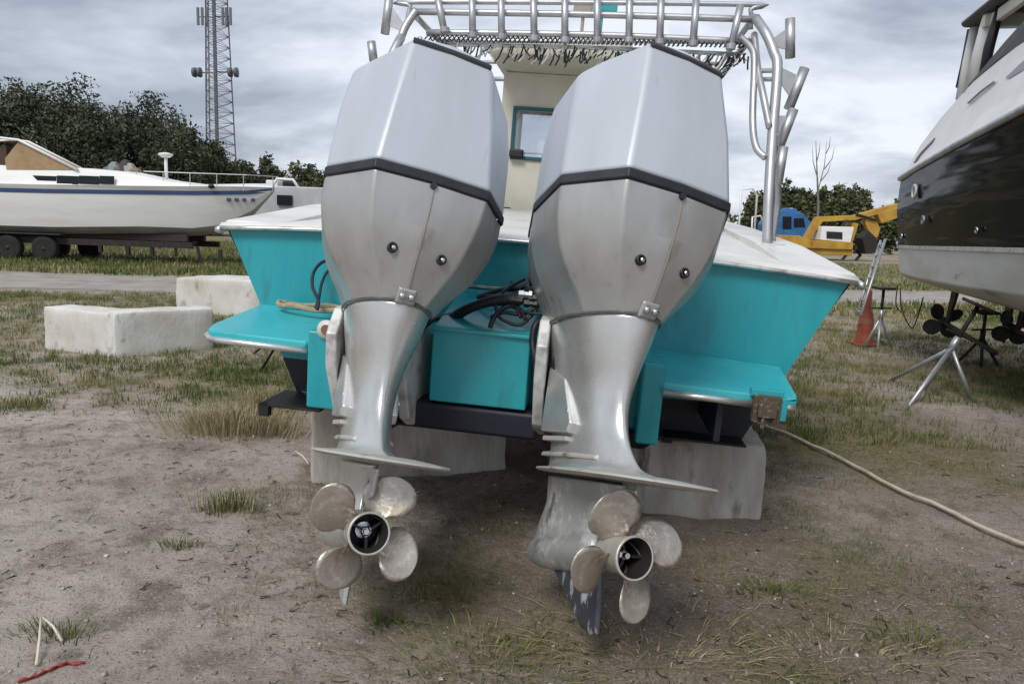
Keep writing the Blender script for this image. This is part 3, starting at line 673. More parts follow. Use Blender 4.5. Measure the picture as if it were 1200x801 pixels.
    for k in range(4):
        o = link('blade', bme if k == 0 else bme.copy(), None if k else M['prop'], pr, smooth=True); o.rotation_euler = (0, k * math.pi / 2, 0)
    # clamp bracket, swivel and trim ram: fixed to the boat, so laid out in boat axes
    T = (R.inverted() @ BM).to_4x4()
    def bld(mb, name, m_, **k): mb.T = T; return mb.build(name, M[m_], t, **k)
    for sx in (-1, 1):
        cl = MB(); x_ = sx * .135
        cl.prism([(x_ - .022, .50, .10), (x_ - .022, .36, .06), (x_ - .022, .20, .14), (x_ - .022, .09, .34), (x_ - .022, .08, .47), (x_ - .022, .16, .56), (x_ - .022, .34, .57), (x_ - .022, .50, .52)], (.044, 0, 0))
        co = bld(cl, 'clamp_bracket', 'clamp', bevel=.008)
        for zz in (.2, .32, .44):
            bb = MB().rev([(-.02, .016), (.02, .016)], 6, 'x', (x_, .42, zz)); bb.T = T; bb.build('clamp_bolt', M['galv'], co)
    sw = MB().loft([[(-.10, .30, .08), (.10, .30, .08), (.10, .12, .10), (-.10, .12, .10)], [(-.09, .34, .5), (.09, .34, .5), (.09, .10, .54), (-.09, .10, .54)]]); bld(sw, 'swivel_bracket', 'dark_steel', bevel=.02)
    bld(MB().tube([(.05, .42, .16), (.03, .16, .42)], .022, 10), 'trim_ram', 'chrome', smooth=True)
    bld(MB().tube([(-.13, .2, .53), (.13, .2, .53)], .03, 12), 'tilt_tube', 'clamp', smooth=True)
    return t
AT, HL = 19.42 * D, 4.68 * D
motor((-.582, 2.669, .514), AT, 27.05 * D, HL, -6.73 * D, 69 * D, 'left silver outboard motor with propeller facing the viewer squarely')
motor((.213, 2.578, .507), AT, 28.87 * D, HL, -6.73 * D, 30 * D, 'right silver outboard motor with scuffed dark skeg and gearcase', True)

# ------------------------------------------------------------------ concrete blocks
def block(corner, d1, d2, h, label, grp, z0=None, rough=.012, chip=None, seed=1):
    rr = random.Random(seed); c = Vector((corner[0], corner[1], 0)); d1 = Vector((*d1, 0)); d2 = Vector((*d2, 0))
    bm = bmesh.new(); n1, n2, n3 = max(3, int(d1.length / .09)), max(3, int(d2.length / .09)), max(3, int(h / .09))
    bmesh.ops.create_cube(bm, size=1.0)
    bmesh.ops.subdivide_edges(bm, edges=bm.edges[:], cuts=9, use_grid_fill=True)
    for v in bm.verts:
        u, w, q = v.co.x + .5, v.co.y + .5, v.co.z + .5
        p = c + d1 * u + d2 * w + Vector((0, 0, q * h - .03))
        nse = (float(fbm(np.array([p.x * 3 + p.z * 2.1 + seed]), np.array([p.y * 3 + p.z * 2.7]), 3)[0]) - .5)
        out_ = Vector((0, 0, 0))
        if u in (0, 1): out_ += d1.normalized() * (1 if u else -1)
        if w in (0, 1): out_ += d2.normalized() * (1 if w else -1)
        if q == 1: out_ += Vector((0, 0, 1))
        k = sum(x < .01 or x > .99 for x in (u, w, q))
        p += out_ * (nse * rough * 2.2 - (.005 if k >= 2 else 0) - (.006 if k >= 3 else 0) + rr.uniform(-.003, .003))
        if q == 0: p += out_ * .0
        v.co = p
    me = bpy.data.meshes.new('concrete_block'); bm.to_mesh(me); bm.free()
    o = link('concrete_block', me, M['block_dirty_shaded' if seed < 3 else 'block'], None, smooth=True)
    m_ = o.modifiers.new('bevel', 'BEVEL'); m_.width = .012; m_.segments = 2; m_.limit_method = 'ANGLE'; m_.angle_limit = 50 * D
    return tag(o, label, 'block', grp)
G1, G2 = 'blocks propping up the teal boat', 'white blocks on the grass at left'
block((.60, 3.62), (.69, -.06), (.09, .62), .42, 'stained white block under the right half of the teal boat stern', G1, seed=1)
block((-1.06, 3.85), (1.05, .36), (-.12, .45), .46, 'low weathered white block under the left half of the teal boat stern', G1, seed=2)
pa, pb, pc = atZ(53, 408), atZ(134, 418), atZ(250, 408)
block(pa, (pb - pa)[:2], Vector((.13, .33)), .47, 'mottled white block, left end of the row on the grass', G2, seed=3)
block(pb + Vector((.02, -.03, 0)), (pc - pb)[:2], Vector((-.24, .30)), .48, 'streaked white block in the middle, nearest of the three on the grass', G2, seed=4)
pd = atZ(206, 366)
block(pd, Vector((1.35, -.25)), Vector((.35, 1.0)), .56, 'taller white block standing behind the row, beside the teal boat hull', G2, seed=5)

# ------------------------------------------------------------------ boat stands
def stand(top, feet, label, r=.02, metal='galv', pad=.11):
    top = Vector(top); feet = [Vector(f) for f in feet]; g = sum(feet, Vector()) / len(feet)
    t = empty('boat_stand', (g.x, g.y, 0)); o = Vector((g.x, g.y, 0))
    tag(t, label, 'boat stand', 'tripod stands holding up boats')
    knee = Vector((g.x, g.y, 0)).lerp(top, .52)
    for f in feet:
        MB().tube([f - o, knee - o], r, 8).build('leg', M[metal], t, smooth=True)
    MB().tube([knee.lerp(top, -.12) - o, knee.lerp(top, .25) - o], r * 1.7, 10).build('sleeve', M[metal], t, smooth=True)
    MB().tube([knee - o, top - o], r * 1.1, 8).build('post', M['dark_steel'], t, smooth=True)
    d = (top - knee).normalized(); x = d.cross(Vector((0, 1, 0))).normalized(); y = d.cross(x)
    R = Matrix((x, y, d)).transposed()
    MB().box(-pad, pad, -pad, pad, -.03, .0, R, top - o).build('pad', M['dark_steel'], t, bevel=.008)
    MB().tube([knee.lerp(top, .3) - o - x * pad * 1.2, knee.lerp(top, .3) - o + x * pad * 1.2], r * .7, 6).build('handle', M['dark_steel'], t)
    return t
stand(atY(1148, 356, 6.75), [atZ(1064, 476), atZ(1043, 446), atZ(1138, 468), atZ(1072, 470) + Vector((.35, .5, 0))], 'bright galvanised tripod stand leaning under the near side of the black cruiser', .019)
stand(atY(1036, 336, 9.7), [atZ(1012, 408), atZ(1028, 412), atZ(1045, 408)], 'upright tripod stand at the stern corner of the black cruiser, beside the orange cone', .018)
stand(atY(1152, 392, 8.6) + Vector((0, 0, .28)), [atZ(1120, 426), atZ(1150, 432), atZ(1170, 428)], 'dark tripod stand deep under the black cruiser near its propeller', .018, 'dark_steel')
stand(BO + BM @ Vector((-1.345, 2.2, .53)), [atZ(306, 434), atZ(298, 414), atZ(325, 405)], 'dark thin stand propping the left side of the teal boat', .012, 'dark_steel', .03)

# ------------------------------------------------------------------ garden hose, cone, litter
hp = [atZ(x, y) for x, y in ((880, 496), (935, 517), (1000, 549), (1060, 580), (1120, 607), (1170, 630), (1215, 648))]
hp = [Vector((p.x, p.y, 0)) for p in hp] + [Vector((2.9, 2.9, 0)), Vector((3.3, 2.3, 0))]
hp = [p + Vector((random.uniform(-.004, .004), random.uniform(-.006, .006), 0)) for p in hp]
hp = [Vector((p.x, p.y, gz(p.x, p.y) + .026)) for p in smooth_path(hp, 4)]
tag(MB().tube(hp, .012, 8).build('hose', mat('cream_hose', (.56, .50, .40), .6, 0, (.42, .36, .27), 8, .45, .65), None, smooth=True), 'long cream hose running across the ground to the right', 'hose')
cp = atZ(1012, 404); cone = empty('traffic_cone', (cp.x, cp.y, gz(cp.x, cp.y)))
tag(cone, 'faded orange cone with narrow neck standing behind the cruiser stand', 'traffic cone')
MB().box(-.16, .16, -.16, .16, 0, .04).build('base', M['orange'], cone, bevel=.02)
MB().rev([(.04, .13), (.05, .125), (.30, .10), (.42, .085), (.48, .055), (.56, .045), (.74, .04), (.76, .03)], 20).build('body', M['orange'], cone, smooth=True)
MB().rev([(.30, .103), (.38, .094)], 20, cap0=False, cap1=False).build('band', mat('dirty_band', (.30, .13, .09), .8), cone, smooth=True)
# red rag and pale stalks in the left corner
rg = [atZ(x, y) for x, y in ((22, 800), (45, 792), (62, 785), (78, 779), (100, 777))]
cl_ = MB(); rings = []
for i, p in enumerate(smooth_path(rg, 4)):
    w = .007 + .005 * math.sin(i * 1.9) + .003 * math.sin(i * 4.1); z = gz(p.x, p.y)
    rings.append([(p.x - .002, p.y + w, z + .006), (p.x, p.y + w * .4, z + .011 + .006 * math.sin(i * 2.7)), (p.x + .004, p.y - w * .5, z + .012), (p.x, p.y - w, z + .01), (p.x, p.y, z - .005)])
tag(cl_.loft(rings).build('red_strap', mat('red_cloth', (.36, .05, .045), .8, 0, (.30, .04, .035), 30), None, smooth=True), 'crumpled red cloth strip on the sand in the near left corner', 'cloth strip')
def stalk(a, b, label):
    a, b = atZ(*a), atZ(*b); a.z = gz(a.x, a.y) + .01; b.z = gz(b.x, b.y) + .05
    tag(MB().tube([a, (a + b) / 2 + Vector((.004, 0, .01)), b], [.005, .0045, .003], 6).build('dry_stalk', mat('bleached_straw', (.62, .57, .44), .9), None, smooth=True), label, 'stalk', 'pale dry stalks on the sand')
stalk((43, 782), (49, 742), 'pale dry stalk standing upright beside the red cloth strip')
stalk((73, 757), (51, 741), 'short pale dry stalk slanting above the red cloth strip')
stalk((362, 547), (346, 541), 'small pale curl of dry leaf left of the left propeller')

# ------------------------------------------------------------------ white cabin boat on a trailer (left)
YS = 23.0
M['hull_white'] = mat('chalky_white', (.80, .80, .79), .45, 0, (.70, .69, .66), 1.2, .4, .7, .02, 20, stretch=(.4, 1, 3))
M['stripe'] = mat('blue_stripe', (.03, .06, .15), .45)
M['tan'] = mat('tan_canvas', (.36, .25, .14), .9, 0, (.27, .18, .10), 3, .4, .65, .3, 30)
M['dark_glass'] = mat('dark_window', (.010, .014, .018), .25); M['dark_glass'].node_tree.nodes['Principled BSDF'].inputs['Specular IOR Level'].default_value = .2
M['tyre'] = mat('tyre_rubber', (.010, .010, .010), .85, 0, (.022, .02, .018), 6)
bowp = atY(321, 226, YS)
yb = empty('cabin_boat', (bowp.x, YS, 0)); tag(yb, 'long white cabin boat with blue stripe and tan canvas cover on a trailer', 'boat')
SS = [(-.0, 2.30, (.02, 2.32), (.03, 2.33), (.05, 2.42)), (-.6, 1.62, (.16, 1.72), (.42, 2.22), (.50, 2.40)), (-1.4, 1.08, (.46, 1.25), (.80, 2.16), (.88, 2.36)), (-2.2, .92, (.72, 1.12), (1.04, 2.12), (1.12, 2.32)), (-3.6, .80, (1.0, 1.12), (1.30, 2.08), (1.38, 2.27)),
      (-6, .74, (1.25, 1.02), (1.50, 2.02), (1.56, 2.21)), (-9, .70, (1.30, 1.00), (1.52, 1.99), (1.58, 2.17)), (-12.6, .74, (1.25, 1.02), (1.45, 1.98), (1.5, 2.16))]
hl = MB()
for sg in (-1, 1): hl.loft([[(s[0], sg * s[3][0], s[3][1]), (s[0], sg * (s[2][0] * .5 + s[3][0] * .5 + .03), (s[2][1] + s[3][1]) / 2), (s[0], sg * s[2][0], s[2][1])] for s in SS], False, False, False)
hbm = MB().loft([[(s[0], -s[2][0], s[2][1]), (s[0], -s[2][0] * .8, s[2][1] * .4 + s[1] * .6), (s[0], 0, s[1] - .02), (s[0], s[2][0] * .8, s[2][1] * .4 + s[1] * .6), (s[0], s[2][0], s[2][1])] for s in SS], False, True, False)
hbm.build('hull_bottom', mat('grey_antifouling', (.36, .37, .37), .6, 0, (.27, .27, .26), 1.5), yb, smooth=True)
hl.build('hull', M['hull_white'], yb, bevel=.03, ang=15)
for sg in (-1, 1):
    MB().loft([[(s[0], sg * (s[3][0] + .004), s[3][1] - .045), (s[0], sg * (s[3][0] + .012), s[3][1] + .07)] for s in SS], False, False, False).build('blue_stripe', M['stripe'], yb)
    MB().loft([[(s[0], sg * (s[3][0] + .002), s[3][1] + .07), (s[0], sg * s[4][0], s[4][1])] for s in SS], False, False, False).build('sheer_strake', M['hull_white'], yb)
dk = MB(); dk.loft([[(s[0], -s[4][0], s[4][1]), (s[0], 0, s[4][1] + .12), (s[0], s[4][0], s[4][1])] for s in SS], False, False, False); dk.build('deck', M['hull_white'], yb, smooth=True)
def bx_(px, py): p = atY(px, py, YS - 1.3); return p.x - bowp.x, p.z
cb_ = MB(); rings = []
for (x, z0, z1, w) in ((bx_(262, 218)[0], 2.22, 2.30, .5), (bx_(190, 214)[0], 2.18, 2.45, .9), (bx_(140, 202)[0], 2.15, 2.66, 1.1), (bx_(80, 199)[0], 2.12, 2.74, 1.2), (-12.2, 2.1, 2.74, 1.2)):
    rings.append([(x, -w, z0), (x, -w * .88, z1), (x, 0, z1 + .06), (x, w * .88, z1), (x, w, z0)])
cb_.loft(rings, True, True, False).build('cabin_trunk', M['hull_white'], yb, bevel=.03)
for a, b in ((34, 62), (63, 88), (89, 112), (113, 130)):
    x0_, z0_ = bx_(a, 215); x1_, z1_ = bx_(b, 206)
    MB().prism([(x0_ + (.25 if a == 34 else 0), -1.155, z0_), (x1_, -1.155, z0_), (x1_, -1.115, z1_), (x0_ - .0, -1.115, z1_)], (0, -.012, 0)).build('window', M['dark_glass'], yb)
def mirror_panel(pts, name, m_, th=.02):
    MB().prism(pts, (0, th, 0)).build(name, M[m_], yb)
pk = bx_(17, 164); rb_ = bx_(86, 198); lb = bx_(-70, 199); lt = bx_(-50, 170)
for y_ in (-1.1, -.72): mirror_panel([(pk[0], y_, pk[1]), (rb_[0], y_, rb_[1]), (bx_(2, 198)[0], y_, bx_(2, 198)[1]), (bx_(0, 185)[0], y_, bx_(0, 185)[1])], 'canvas_side', 'tan')
cv = MB(); cv.loft([[(rb_[0], y_, rb_[1] + .02) for y_ in (-1.1, -.9, -.7)], [(pk[0], y_, pk[1]) for y_ in (-1.1, -.9, -.7)], [(lt[0], y_, lt[1] + .1) for y_ in (-1.1, -.9, -.7)]], False, False, False)
cv.build('canvas_roof', M['tan'], yb)
for y_ in (-1.13, -.70):
    MB().tube([(rb_[0], y_, rb_[1]), (pk[0], y_, pk[1] + .02), (pk[0] - .5, y_, pk[1] + .06), (lt[0], y_, lt[1] + .1)], .04, 6).build('canvas_piping', M['hull_white'], yb, smooth=True)
MB().box(bx_(0, 0)[0] - 3.4, bx_(0, 0)[0] - .3, -1.0, 1.0, 2.6, 3.3).build('cockpit_lining', mat('dark_brown_canvas', (.07, .04, .03), .9), yb)
vx, vz = bx_(175, 178); vb = bx_(176, 207)[1]
MB().tube([(vx, -.3, vb), (vx, -.3, vz)], .05, 8).rev([(-.06, .12), (0, .2), (.05, .2), (.08, .08)], 14, 'z', (vx, -.3, vz)).build('deck_light', M['hull_white'], yb, smooth=True)
for px in (150, 182, 214, 246, 278, 308):
    x, z = bx_(px, 217); MB().tube([(x, -.8 if px < 280 else -.4, 2.25), (x, -.8 if px < 280 else -.4, 2.72)], .014, 5).build('stanchion', M['alu'], yb)
MB().tube([(bx_(p, 0)[0], -.8 if p < 280 else -.4, 2.72) for p in (150, 182, 214, 246, 278, 312)], .014, 5).build('guard_rail', M['alu'], yb)
gear_cols = [(.10, .14, .14), (.20, .25, .24), (.16, .10, .10), (.05, .05, .06), (.32, .30, .27), (.20, .15, .11)]
for i, px in enumerate((92, 99, 106, 113, 119, 126)):
    x, z = bx_(px, 196); h_ = (.16, .30, .2, .36, .26, .12)[i]
    MB().loft([[(x - .14, .2, z - .1), (x + .14, .2, z - .1), (x + .12, .5, z - .1), (x - .12, .5, z - .1)], [(x - .15, .18, z + h_ * .6), (x + .13, .2, z + h_ * .5), (x + .1, .5, z + h_ * .6), (x - .12, .5, z + h_ * .5)], [(x - .05, .25, z + h_), (x + .06, .25, z + h_), (x + .05, .42, z + h_), (x - .05, .42, z + h_)]]).build('deck_gear', mat('gear_cloth', gear_cols[i], .8), yb, bevel=.03)
x, z = bx_(242, 219); MB().rev([(-.05, .02), (-.02, .09), (.05, .09), (.09, .03)], 10, 'z', (x, -.95, z + .02)).build('deck_fender', M['black'], yb, smooth=True)
def yb_side(x):
    for p, q in zip(SS, SS[1:]):
        if q[0] <= x <= p[0]: return p[3][0] + (q[3][0] - p[3][0]) * (x - p[0]) / (q[0] - p[0])
for i, px in enumerate((258, 266, 274, 283)):   # small blue registration marks near the bow
    x, z = bx_(px, 233); w = yb_side(x) + .004
    MB().box(x - .05, x + .05, -w - .01, -w + .06, z - .05, z + .05).build('hull_mark', M['stripe'], yb)
trl = empty('boat_trailer', (bowp.x - 6, YS, 0)); tag(trl, 'dark rusty trailer with black tyres under the white cabin boat', 'trailer')
fr = MB()
for y_ in (-1.0, 1.0): fr.box(-7, 3.9, y_ - .06, y_ + .06, .52, .70)
for x_ in (-6.5, -4, -2, 0, 1.8, 3.2): fr.box(x_ - .05, x_ + .05, -1.0, 1.0, .56, .68)
fr.build('frame', M['dark_steel'], trl)
for y_ in (-.62, .62): MB().box(-7, 3.6, y_ - .08, y_ + .08, .71, .92).build('bunk', mat('dark_bunk', (.04, .03, .028), .9), trl)
wx = atY(55, 295, YS - 1.1).x - (bowp.x - 6)
for dx in (0, -1.05):
    for y_ in (-1.15, 1.15):
        w = MB().rev([(-.11, .25), (-.12, .34), (-.09, .37), (.09, .37), (.12, .34), (.11, .25)], 22, 'y', (wx + dx, y_, .38)).build('tyre', M['tyre'], trl, smooth=True)
        MB().rev([(-.10, .25), (-.06, .2), (-.08, .06), (-.13, .05)], 16, 'y', (wx + dx, y_, .38)).build('rim', M['dark_steel'], w, smooth=True)
MB().box(wx - 3.0, wx + .55, -1.32, -1.02, .78, .82).build('mudguard', M['dark_steel'], trl, bevel=.02)
for px in (206, 231):
    x_ = atY(px, 290, YS - 1).x - (bowp.x - 6)
    MB().tube([(x_, -1.0, .6), (x_ + (.15 if px == 231 else 0), -1.0, .02 if px == 231 else .28)], .045, 6).build('jack', M['dark_steel'], trl)
for px, l in ((258, .3), (150, .28), (118, .2), (178, .25)):
    x_ = atY(px, 290, YS - 1).x - (bowp.x - 6); MB().box(x_ - .05, x_ + .05, -1.05, -.95, .52 - l, .52).build('hanger', M['dark_steel'], trl)

# grey motorboat behind it
YG = 31.0
gp = atY(340, 262, YG); gb = empty('grey_motorboat', (gp.x, YG, 0)); tag(gb, 'grey white motorboat with black side window, partly behind the left motor', 'boat')
M['grey_hull'] = mat('grey_hull', (.40, .42, .43), .5, 0, (.50, .51, .50), 1.5)
zt_, zb_ = atY(340, 220, YG).z, atY(340, 256, YG).z
xl, xr_ = atY(303, 250, YG).x - gp.x, atY(420, 250, YG).x - gp.x
MB().loft([[(xl, -1.1, zb_ - .1), (xr_, -1.2, zb_ - .25), (xr_, 1.2, zb_ - .25), (xl, 1.1, zb_ - .1)], [(xl + .2, -1.2, zb_ + .25), (xr_, -1.3, zb_ + .3), (xr_, 1.3, zb_ + .3), (xl + .2, 1.2, zb_ + .25)], [(xl + 1.1, -1.2, zt_), (xr_, -1.3, zt_), (xr_, 1.3, zt_), (xl + 1.1, 1.2, zt_)]]).build('hull', M['grey_hull'], gb, bevel=.05)
a, b = atY(325, 240, YG - 1.3), atY(342, 229, YG - 1.3); MB().box(a.x - gp.x, b.x - gp.x, -1.35, -1.2, a.z, b.z).build('window', M['dark_glass'], gb)
MB().tube([atY(325, 222, YG) - Vector((gp.x, YG + .8, 0)), atY(332, 211, YG) - Vector((gp.x, YG + .8, 0)), atY(350, 212, YG) - Vector((gp.x, YG + .8, 0)), atY(357, 222, YG) - Vector((gp.x, YG + .8, 0))], .06, 6).build('arch', M['hull_white'], gb, smooth=True)
a, b = atY(336, 221, YG), atY(352, 214, YG); MB().box(a.x - gp.x, b.x - gp.x, -.6, .6, a.z - .1, b.z).build('helm', M['dark_steel'], gb, bevel=.05)
a, b = atY(316, 222, YG), atY(330, 212, YG); MB().box(a.x - gp.x, b.x - gp.x, -.5, .5, a.z - .2, b.z).build('seat_box', M['hull_white'], gb, bevel=.05)
for px in (310, 395):
    p = atY(px, 262, YG); MB().box(p.x - gp.x - .1, p.x - gp.x + .1, -.8, .8, .0, zb_ - .0).build('cradle_leg', M['dark_steel'], gb)

# ------------------------------------------------------------------ black cruiser (right)
cr = empty('motor_cruiser', (6.36, 9.35, 0), (0, 0, 166.4 * D)); tag(cr, 'black hulled motor cruiser with white deck and black canopy on stands', 'boat')
def black_hull():
    m = mat('glossy_black_hull', (.010, .011, .013), .1, 0, (.016, .017, .018), 3, .4, .7, 0, 1, .04)
    m.node_tree.nodes['Principled BSDF'].inputs['IOR'].default_value = 1.32; m.node_tree.nodes['Principled BSDF'].inputs['Specular IOR Level'].default_value = .14
    t = m.node_tree; b = t.nodes['Principled BSDF']; n = t.nodes.new('ShaderNodeTexNoise'); n.inputs['Scale'].default_value = 2.6; n.inputs['Detail'].default_value = 3
    bn = t.nodes.new('ShaderNodeBump'); bn.inputs['Strength'].default_value = .6; bn.inputs['Distance'].default_value = .10
    t.links.new(n.outputs[0], bn.inputs['Height']); t.links.new(bn.outputs[0], b.inputs['Normal']); return m
M['black_hull'] = black_hull()
CS = [(0, .66, (1.36, .96), (1.45, 1.37), (1.50, 2.22)), (1.0, .60, (1.38, .94), (1.47, 1.37), (1.55, 2.28)), (2.4, .54, (1.38, .94), (1.47, 1.38), (1.60, 2.36)), (4, .48, (1.34, .96), (1.45, 1.39), (1.62, 2.45)),
      (6.2, .55, (.95, 1.02), (1.25, 1.42), (1.55, 2.60)), (8.2, .80, (.5, 1.22), (.78, 1.5), (1.2, 2.78)), (9.8, 1.5, (.06, 1.65), (.12, 1.75), (.45, 2.92)), (10.3, 2.3, (.02, 2.35), (.03, 2.4), (.08, 2.98))]
cbm = MB(); cbm.loft([[(-s[3][0], s[0], s[3][1]), (-s[2][0] - .04, s[0], s[2][1] + .06), (-s[2][0] + .06, s[0], s[2][1]), (0, s[0], s[1]), (s[2][0] - .06, s[0], s[2][1]), (s[2][0] + .04, s[0], s[2][1] + .06), (s[3][0], s[0], s[3][1])] for s in CS], True, False, False)
cbm.build('hull_bottom', mat('white_antifouling', (.74, .73, .69), .55, 0, (.60, .57, .50), 2.5, .45, .7, .05, 30, stretch=(1, .5, 1.5), c3=(.2, .17, .13), n3=5, lo3=.64, hi3=.75), cr, bevel=.02, ang=25)
cbl = MB(); cbl.loft([[(-s[4][0], s[0], s[4][1]), (-s[3][0] - .06, s[0], s[3][1] * .45 + s[4][1] * .55), (-s[3][0], s[0], s[3][1] + .004)] for s in CS], False, False, False)
cbl.loft([[(s[4][0], s[0], s[4][1]), (s[3][0] + .06, s[0], s[3][1] * .45 + s[4][1] * .55), (s[3][0], s[0], s[3][1] + .004)] for s in CS], False, False, False)
s = CS[0]; cbl.add([(-s[4][0], 0, s[4][1]), (-s[3][0], 0, s[3][1]), (s[3][0], 0, s[3][1]), (s[4][0], 0, s[4][1])], [(0, 1, 2, 3)])
cbl.build('hull_side', M['black_hull'], cr, smooth=True)
M['cruiser_white'] = mat('cruiser_white', (.72, .71, .70), .35, 0, (.64, .62, .60), 2, .4, .7, c3=(.5, .48, .45), n3=7, lo3=.66, hi3=.75)
for sg in (-1, 1):
    MB().tube([(sg * (s[4][0] + .01), s[0], s[4][1]) for s in CS], .035, 8).build('rub_rail', M['galv'], cr, smooth=True)
    MB().loft([[(sg * (s[3][0] + .012), s[0], s[3][1] - .03), (sg * (s[3][0] + .012), s[0], s[3][1] + .012)] for s in CS], False, False, False).build('boot_line', M['rub'], cr)
TOP = [(-.02, 1.42, 2.36), (.35, 1.40, 2.62), (.9, 1.36, 2.86), (1.7, 1.30, 3.12), (2.6, 1.26, 3.24), (4.2, 1.2, 3.30), (6.0, .95, 3.24), (8.0, .5, 3.08), (9.6, .1, 3.0)]
def sheer_at(y):
    for a, b in zip(CS, CS[1:]):
        if a[0] <= y <= b[0] or (y < 0 and a[0] == 0):
            f = max(0, (y - a[0]) / (b[0] - a[0])); return a[4][0] + (b[4][0] - a[4][0]) * f, a[4][1] + (b[4][1] - a[4][1]) * f
    return CS[-1][4]
ds = MB(); rings = []
for y, w, z in TOP:
    sx, sz = sheer_at(max(y, 0)); rings.append([(-sx, y, sz), (-(sx * .55 + w * .45) - .01, y, sz + (z - sz) * .3), (-w, y, z), (0, y, z + .05), (w, y, z), ((sx * .55 + w * .45) + .01, y, sz + (z - sz) * .3), (sx, y, sz)])
ds.loft(rings, True, True, False).build('deck', M['cruiser_white'], cr, bevel=.04, ang=12)
# windscreen band, side windows, vent, porthole
def on_side(y, f, off=.012):
    for a, b in zip(TOP, TOP[1:]):
        if a[0] <= y <= b[0]:
            q = (y - a[0]) / (b[0] - a[0]); w = a[1] + (b[1] - a[1]) * q; z = a[2] + (b[2] - a[2]) * q; break
    sx, sz = sheer_at(max(y, 0)); x2, z2 = sx * .55 + w * .45 + .01, sz + (z - sz) * .3
    if f < .3: g = f / .3; return Vector((sx + (x2 - sx) * g + off, y, sz + (z2 - sz) * g))
    g = (f - .3) / .7; return Vector((x2 + (w - x2) * g + off, y, z2 + (z - z2) * g))
for sg in (1, -1):
    wb = MB(); rr_ = []
    for y, h0, h1 in ((1.55, .02, .03), (2.2, .02, .16), (3.2, .03, .34), (4.4, .04, .5), (6, .05, .5)):
        b = on_side(y, 1.0, 0); rr_.append([(sg * (b.x + .01), y, b.z + h0 - .03), (sg * (b.x - .02), y + .1, b.z + h1), (sg * (b.x - .05), y + .1, b.z + h1), (sg * (b.x - .04), y, b.z + h0 - .03)])
    wb.loft(rr_).build('windscreen_band', M['black'], cr, smooth=False)
    w_ = MB(); P_ = [(2.75, .62), (3.0, .70), (3.5, .82), (4.3, .88), (5.2, .86), (5.2, .66), (4.3, .60), (3.3, .58), (2.85, .58)]
    pts = [on_side(y, f, .010) for y, f in P_]; w_.prism([(sg * p.x, p.y, p.z) for p in pts], (-sg * .02, 0, 0)).build('side_window', mat('violet_glass', (.12, .11, .14), .12), cr)
    v_ = [on_side(y, f, .012) for y, f in ((.45, .30), (.50, .42), (.62, .48), (1.05, .50), (1.02, .44), (.66, .40), (.58, .30))]
    MB().prism([(sg * p.x, p.y, p.z) for p in v_], (-sg * .02, 0, 0)).build('vent', mat('grey_vent', (.16, .16, .16), .6), cr)
    tr_ = [on_side(y, f, .014) for y, f in ((1.9, .62), (2.2, .66), (2.5, .66))]
    MB().tube([(sg * p.x, p.y, p.z) for p in tr_], .012, 6).build('trim_line', M['galv'], cr)
def side_pt(y, f):
    for a, b in zip(CS, CS[1:]):
        if a[0] <= y <= b[0]:
            q = (y - a[0]) / (b[0] - a[0]); L_ = lambda i, j: a[i][j] + (b[i][j] - a[i][j]) * q
            return L_(3, 0) + (L_(4, 0) - L_(3, 0)) * f + .03 * (1 - abs(2 * f - 1)) * 2, L_(3, 1) + (L_(4, 1) - L_(3, 1)) * f
for y, f, r, mm in ((.95, .70, .085, 'cruiser_white'), (.30, .14, .035, 'chrome'), (2.95, .16, .03, 'chrome'), (1.35, .32, .05, 'galv')):
    x, z = side_pt(y, f)
    o = MB().rev([(0, r), (.02, r), (.025, r * .7), (.005, r * .66)], 18, 'x', (x - .005, y, z)).build('porthole', M[mm], cr, smooth=True)
    MB().rev([(.0, r * .68), (.006, r * .6)], 14, 'x', (x - .002, y, z)).build('port_glass', M['dark_glass'], o)
# canopy
for sg in (-1, 1):
    for y, dy, r_c, mm in ((1.02, -.02, .035, 'black'), (1.12, .02, .05, 'cruiser_white'), (1.36, .10, .03, 'black'), (1.50, .12, .085, 'cruiser_white'), (1.74, .12, .045, 'black')):
        MB().tube([(sg * 1.25, y, 3.0 if r_c > .04 else 3.15), (sg * (1.235 + random.uniform(-.02, .02)), y + dy * .5, 3.4), (sg * 1.2, y + dy, 3.77)], [r_c, r_c * 1.15, r_c * .9], 8).build('rolled_curtain', M[mm], cr, smooth=True)
MB().loft([[(-1.3, 1.1, 3.76), (1.3, 1.1, 3.76), (1.3, 4.6, 3.76), (-1.3, 4.6, 3.76)], [(-1.34, 1.05, 3.82), (1.34, 1.05, 3.82), (1.34, 4.65, 3.84), (-1.34, 4.65, 3.84)], [(-1.1, 1.2, 3.94), (1.1, 1.2, 3.94), (1.1, 4.5, 3.96), (-1.1, 4.5, 3.96)]]).build('canopy', M['black'], cr, bevel=.03)
MB().box(-1.28, 1.28, 1.6, 1.7, 3.62, 3.74).build('canopy_beam', M['cream'], cr, bevel=.01)
for sg in (-1, 1): MB().box(sg * 1.2 - .03, sg * 1.2 + .03, 1.5, 4.4, 3.63, 3.75).build('canopy_beam', M['cream'], cr, bevel=.01)
